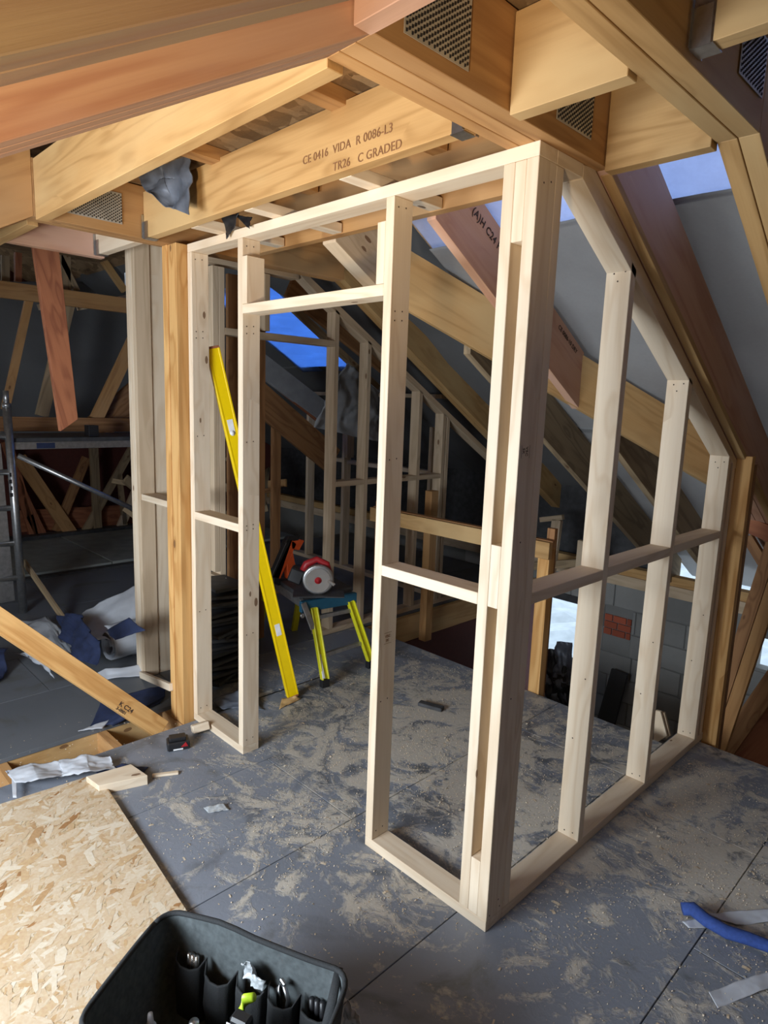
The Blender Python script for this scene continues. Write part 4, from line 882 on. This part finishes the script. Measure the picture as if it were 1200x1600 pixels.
tag(sheet('paper_scrap', None, [[F(440, 1090, .01), F(462, 1088, .03)], [F(436, 1108, .004), F(470, 1092, .006)]], M['trussgold'], M['trussgold'], .002, 10, 10, .012, 20, 2), 'crumpled brown paper under the foot of the spirit level', 'scrap')
bt = thing('drill_battery', 'small black and red cordless tool battery on the floor by the sole plate', 'battery', (-1.65, -.23, 0))
b0_, b1_ = F(262, 1176), F(297, 1170); bd = (b1_ - b0_).normalized()
bp_ = V(-bd.y, bd.x, 0)
bar('case', bt, b0_ + bp_ * .035 + V(0, 0, .022), b1_ + bp_ * .035 + V(0, 0, .022), .075, .043, bp_, M['black'], .006)
bar('rail_block', bt, b0_.lerp(b1_, .1) + bp_ * .035 + V(0, 0, .052), b0_.lerp(b1_, .85) + bp_ * .035 + V(0, 0, .052), .05, .018, bp_, M['black'], .004)
for sg in (-1,):
    q = b0_.lerp(b1_, .6) + bp_ * (-.0035) + V(0, 0, .02)
    prism('red_mark', bt, [q, q + bd * .032, q + bd * .022 + V(0, 0, .022)], bp_ * -.002, bd, M['redplastic'], 0)
    q = b0_.lerp(b1_, .25) + bp_ * (-.0035) + V(0, 0, .006); prism('white_text_mark', bt, [q, q + bd * .045, q + bd * .045 + V(0, 0, .007), q + V(0, 0, .007)], bp_ * -.001, bd, M['white'], 0)

# blue membrane strip and white strips at right
tp = thing('membrane_strip', 'rolled blue felt strip lying over white strips at the right edge', 'membrane', (.5, .6, 0))
tube('blue_roll', tp, [F(1066, 1420, .03), F(1082, 1420, .035), F(1104, 1438, .03), F(1135, 1456, .028), F(1168, 1466, .026), F(1200, 1478, .026), F(1240, 1492, .026)], [.022, .026, .024, .024, .023, .022, .022], M['bluetape'], 14, True, .8)
sheet('white_strip', tp, [[F(1105, 1428, .006), F(1220, 1418, .012)], [F(1150, 1446, .004), F(1220, 1438, .004)]], M['sheetwhite'], M['sheetwhite'], .0015, 12, 20, .006, 14, 2)
sheet('white_strip', tp, [[F(1066, 1440, .004), F(1092, 1434, .01)], [F(1076, 1450, .003), F(1104, 1450, .003)]], M['sheetwhite'], M['sheetwhite'], .0015, 8, 8, .004, 14, 2)
tag(sheet('membrane_strip', None, [[F(1107, 1551, .006), F(1150, 1535, .004), F(1172, 1527, .008), F(1230, 1508, .004)], [F(1122, 1574, .003), F(1165, 1558, .003), F(1190, 1549, .004), F(1240, 1532, .003)]], M['sheetwhite'], M['sheetwhite'], .0015, 10, 30, .006, 16, 3), 'creased white membrane strip at the lower right corner', 'membrane')

# ---- tool bag
tbg = thing('tool_bag', 'open black canvas tool bag with inner pockets at the bottom of the photo', 'tool bag', (-.1, -.95, .02))
Pa = V(-.465, -.865, 0); Pb = V(.04, -.632, 0); Pc = V(.215, -.93, 0); Pd = V(-.275, -1.185, 0)
cen = (Pa + Pb + Pc + Pd) / 4
def ringpts(z, s, rad=.06, n=6, sag=0.0):
    cs_ = [cen + (p - cen) * s for p in (Pa, Pb, Pc, Pd)]; out = []
    for i in range(4):
        p = cs_[i]; pr = cs_[i - 1]; nx_ = cs_[(i + 1) % 4]; a = p + (pr - p).normalized() * rad; b = p + (nx_ - p).normalized() * rad
        for k in range(n + 1):
            t = k / n; out.append(a.lerp(p, t).lerp(p.lerp(b, t), t))
        e1 = cs_[(i + 1) % 4] + (p - cs_[(i + 1) % 4]).normalized() * rad
        for k in range(1, 8): out.append(b.lerp(e1, k / 8))
    m = len(out)
    return [V(p.x, p.y, z + sag * (noise.noise(V(p.x * 5, p.y * 5, 1)))) for p in out]
def loft(name, rings, mat, parent, close=False):
    bm = bmesh.new(); R_ = [[bm.verts.new(p) for p in r] for r in rings]; m = len(R_[0])
    for a, b in zip(R_, R_[1:]):
        for k in range(m): bm.faces.new((a[k], a[(k + 1) % m], b[(k + 1) % m], b[k]))
    if close: bm.faces.new(R_[-1])
    bmesh.ops.recalc_face_normals(bm, faces=bm.faces)
    return finish(name, bm, mat, parent, smooth=True)
loft('outer_shell', [ringpts(.024, .90), ringpts(.10, .94), ringpts(.2, .97), ringpts(.30, 1.0, sag=.02), ringpts(.305, .985, sag=.02)], M['fabric'], tbg)
loft('lining', [ringpts(.305, .985, sag=.02), ringpts(.22, .955), ringpts(.03, .88)], M['fabricgrey'], tbg, True)
rim = ringpts(.303, .995, sag=.02)
tube('rim_piping', tbg, rim + [rim[0]], .007, M['fabric'], 8)
# raised end panel at the left (the folded-out flap)
u = (Pb - Pa).normalized(); w = (Pd - Pa).normalized()
# pockets along the far wall
npk = 5
for k in range(npk):
    s0 = Pa.lerp(Pb, .09 + .17 * k) + w * .022; s1 = Pa.lerp(Pb, .09 + .17 * (k + 1)) + w * .022
    zt = .215 - .004 * (k % 3); bulge = .034 + .008 * (k % 2)
    prof = (0.0, .75, 1.0, 1.0, .75, 0.0); lt = (0, .12, .35, .65, .88, 1)
    top = [s0.lerp(s1, a) + w * bulge * b_ * 1.1 + V(0, 0, zt - .016 * b_) for a, b_ in zip(lt, prof)]
    mid = [s0.lerp(s1, a) + w * (bulge * b_ + .008) + V(0, 0, .12) for a, b_ in zip(lt, prof)]
    bot = [s0.lerp(s1, a) + w * (.02 * b_ + .01) + V(0, 0, .03) for a, b_ in zip(lt, prof)]
    sheet('pocket', tbg, [top, mid, bot], M['fabric'] if k % 3 else M['fabric'], M['fabric'], .003, 12, 14, .004, 14, k)
for k in range(1, 4):
    s0 = Pb.lerp(Pc, .12 + .26 * (k - 1)) - u * .02; s1 = Pb.lerp(Pc, .12 + .26 * k) - u * .02
    sheet('pocket', tbg, [[s0 + V(0, 0, .21), s0.lerp(s1, .5) - u * .035 + V(0, 0, .2), s1 + V(0, 0, .21)], [s0 + V(0, 0, .03), s0.lerp(s1, .5) - u * .03 + V(0, 0, .03), s1 + V(0, 0, .03)]], M['fabric'], M['fabric'], .003, 8, 12, .004, 14, k)
# strap at right corner
tube('strap', tbg, [Pb + V(-.035, -.01, .30), Pb + V(.0, -.06, .27), Pb + V(.015, -.10, .20)], [.010, .012, .012], M['fabric'], 8, True, .4)
# contents: each its own thing
def inbag(k, f, dz): return Pa.lerp(Pb, .09 + .17 * (k + .5)) + w * f + V(0, 0, dz)
c1 = inbag(2, .035, .2); tag(sheet('plastic_bag', None, [[c1 + V(-.04, 0, 0), c1 + V(.04, .01, 0)], [c1 + V(-.03, .0, .05), c1 + V(.045, .01, .035)], [c1 + V(-.02, -.01, .055), c1 + V(.02, -.01, .07)]], M['plastic'], M['plastic'], .001, 20, 20, .02, 30, 1), 'clear crinkled plastic bag sticking out of the third bag pocket', 'bag')
c1 = inbag(5, .03, .2); tag(sheet('plastic_bag', None, [[c1 + V(-.03, 0, -.03), c1 + V(.03, .01, -.03)], [c1 + V(-.03, .0, .03), c1 + V(.03, .01, .02)]], M['sheetwhite'], M['sheetwhite'], .001, 20, 20, .02, 30, 3), 'white crumpled plastic in the right-hand bag pocket', 'bag')
c1 = inbag(0, .03, .19); t_ = thing('screw_bit', 'steel bits in the first pocket of the tool bag', 'drill bits', c1)
for k in range(3): tube('bit', t_, [c1 + V(.01 * k - .01, .005 * k, -.05), c1 + V(.012 * k - .01, .005 * k, .02)], .006, M['chrome'], 8)
c1 = inbag(3, .03, .2); t_ = thing('pliers', 'steel pliers in the middle pocket of the tool bag', 'pliers', c1)
tube('handle', t_, [c1 + V(-.02, 0, -.05), c1 + V(-.025, .0, .0), c1 + V(-.01, .0, .03)], .006, M['steel'], 8); tube('handle', t_, [c1 + V(.01, 0, -.05), c1 + V(.02, .0, .0), c1 + V(.0, .0, .03)], .006, M['steel'], 8)
bar('jaw', t_, c1 + V(-.006, 0, .025), c1 + V(-.002, 0, .04), .02, .01, (1, 0, 0), M['steel'], .002)
c1 = inbag(4, .03, .2); t_ = thing('screwdriver', 'dark screwdrivers in the fifth pocket of the tool bag', 'screwdrivers', c1)
for k in range(3): tube('handle', t_, [c1 + V(.016 * k - .02, .004 * k, -.05), c1 + V(.016 * k - .02, .004 * k, .012 + .004 * k)], .008, M['black'], 8)
q = at(378, 1585, 'z', .22); t_ = thing('stapler', 'black and lime green hand tool standing in the middle of the tool bag', 'hand tool', (q.x, q.y, .05))
bar('body', t_, q + V(.03, -.02, -.12), q + V(.03, -.02, .035), .05, .035, (1, .4, 0), M['black'], .006); tube('lime_handle', t_, [q + V(-.01, .0, -.1), q + V(-.012, .0, -.01), q + V(.0, .012, .035), q + V(.02, .02, .05)], [.014, .014, .013, .01], M['lime'], 12)
bar('label', t_, q + V(.022, -.042, -.0), q + V(.022, -.042, .02), .03, .002, (1, .4, 0), M['white'], 0)
q = at(235, 1592, 'z', .2); tag(lathe('blue_cap', None, q - V(0, 0, .1), (0, 0, 1), [(0, .014), (.08, .014), (.09, .008), (.115, .006)], M['sheetwhite'], 14), 'small pale bottle tip inside the left of the tool bag', 'bottle')
q = at(300, 1592, 'z', .2); tag(lathe('socket', None, q - V(0, 0, .1), (0.1, 0, 1), [(0, .012), (.1, .012)], M['steel'], 14), 'steel socket standing between the bag pockets', 'socket')

# shavings
def dens(x, y):
    return max(k * max(0, 1 - math.hypot(x - bx, y - by) / r) for bx, by, r, k in DUST)
bm = bmesh.new(); made = 0; tries = 0; tint = bm.loops.layers.float.new('tint')
while made < 14000 and tries < 300000:
    tries += 1; x = random.uniform(-2.3, 1.3); y = random.uniform(-1.0, 1.66)
    if -1.75 < x < .2 and y < -.6: continue
    n_ = noise.noise(V(x * 3.2, y * 3.2, 4)) * .5 + noise.noise(V(x * 9, y * 9, 9)) * .35
    pr = 0.03 + dens(x, y) * (.35 + n_ * 1.3)
    if random.random() > pr: continue
    if -dW - .004 < x < .004 and 0 <= y: continue
    a = random.uniform(0, 6.3); L_ = random.uniform(.0012, .004) * (3 if random.random() < .02 else 1); w_ = L_ * random.uniform(.2, .55); h_ = random.uniform(.0006, .004)
    cc, ss = math.cos(a), math.sin(a)
    P_ = lambda u_, v_, z_: bm.verts.new((x + u_ * cc - v_ * ss, y + u_ * ss + v_ * cc, z_))
    v0, v1, v2, v3, v4, v5 = P_(-L_, -w_, .0006), P_(0, -w_, h_), P_(L_, -w_, .001), P_(L_, w_, .0015), P_(0, w_, h_ * 1.2), P_(-L_, w_, .0008)
    t = random.uniform(.75, 1)
    for f in (bm.faces.new((v0, v1, v4, v5)), bm.faces.new((v1, v2, v3, v4))):
        for l in f.loops: l[tint] = t
    made += 1
o = finish('wood_shavings', bm, M['strand']); o['kind'] = 'stuff'; tag(o, 'pale sawdust and wood shavings scattered over the grey floor', 'sawdust')

# ---- stamps on timbers
tx = at(478, 256, 'y', -.1812)
text('stamp', j4, 'CE 0416  VIDA  R 0086-L3', at(473, 258, 'y', -.1812), (1, 0, 0), (0, 0, 1), .036, M['inkbrown'])
text('stamp', j4, 'TR26   C GRADED', at(520, 268, 'y', -.1812), (1, 0, 0), (0, 0, 1), .036, M['inkbrown'])
sdir = V(0, 1, -.577)
o_ = at(737, 331, 'x', -.689)
text('stamp', r1, '(A)H C24 PLUS', o_, sdir, V(0, .577, 1), .045, M['ink'], .001)
text('stamp', r1, 'CE 0086-10 DRY', at(872, 512, 'x', -.689), sdir, V(0, .577, 1), .03, M['ink'], .0005)
bn = (V(-2.25, -1.02, 0.86) - V(-1.955, -0.165, -0.02)).normalized()
bc = V(-1.955, -0.165, -0.02).lerp(V(-2.25, -1.02, 0.86), .22); bs = V(-.2, .4, .6); bs = (bs - bn * bs.dot(bn)).normalized(); bt_ = bn.cross(bs)
if bt_.dot(CAMP - bc) < 0: bt_ = -bt_
text('stamp', br, 'K C24', bc + bt_ * .0255 - bs * .02, bt_.cross(bs) * -1, bs, .03, M['ink'], .0005)
text('stamp', br, '3-0001', bc + bt_ * .0255 - bs * .042, bt_.cross(bs) * -1, bs, .02, M['ink'], .0005)

# ---- group phrases for repeated things
GP = {'roof_truss': 'pine roof trusses', 'ceiling_joist': 'joists between the roof trusses', 'joist_hanger': 'galvanised joist hangers', 'rafter': 'rafters of the sloping roof',
      'stud_wall': 'new timber stud walls', 'membrane_scrap': 'membrane offcuts lying about', 'tie_batten': 'tie battens above the top plate', 'plastic_bag': 'plastic bags in the tool bag',
      'strut': 'struts beyond the orange post', 'felt_flap': 'felt scraps hanging overhead', 'rail': 'rails beyond the orange post'}
for ob_ in list(bpy.data.objects):
    if ob_.parent is None and 'label' in ob_:
        b_ = ob_.name.split('.')[0]
        if b_ in GP: ob_['group'] = GP[b_]
    if '_mw' in ob_: del ob_['_mw']
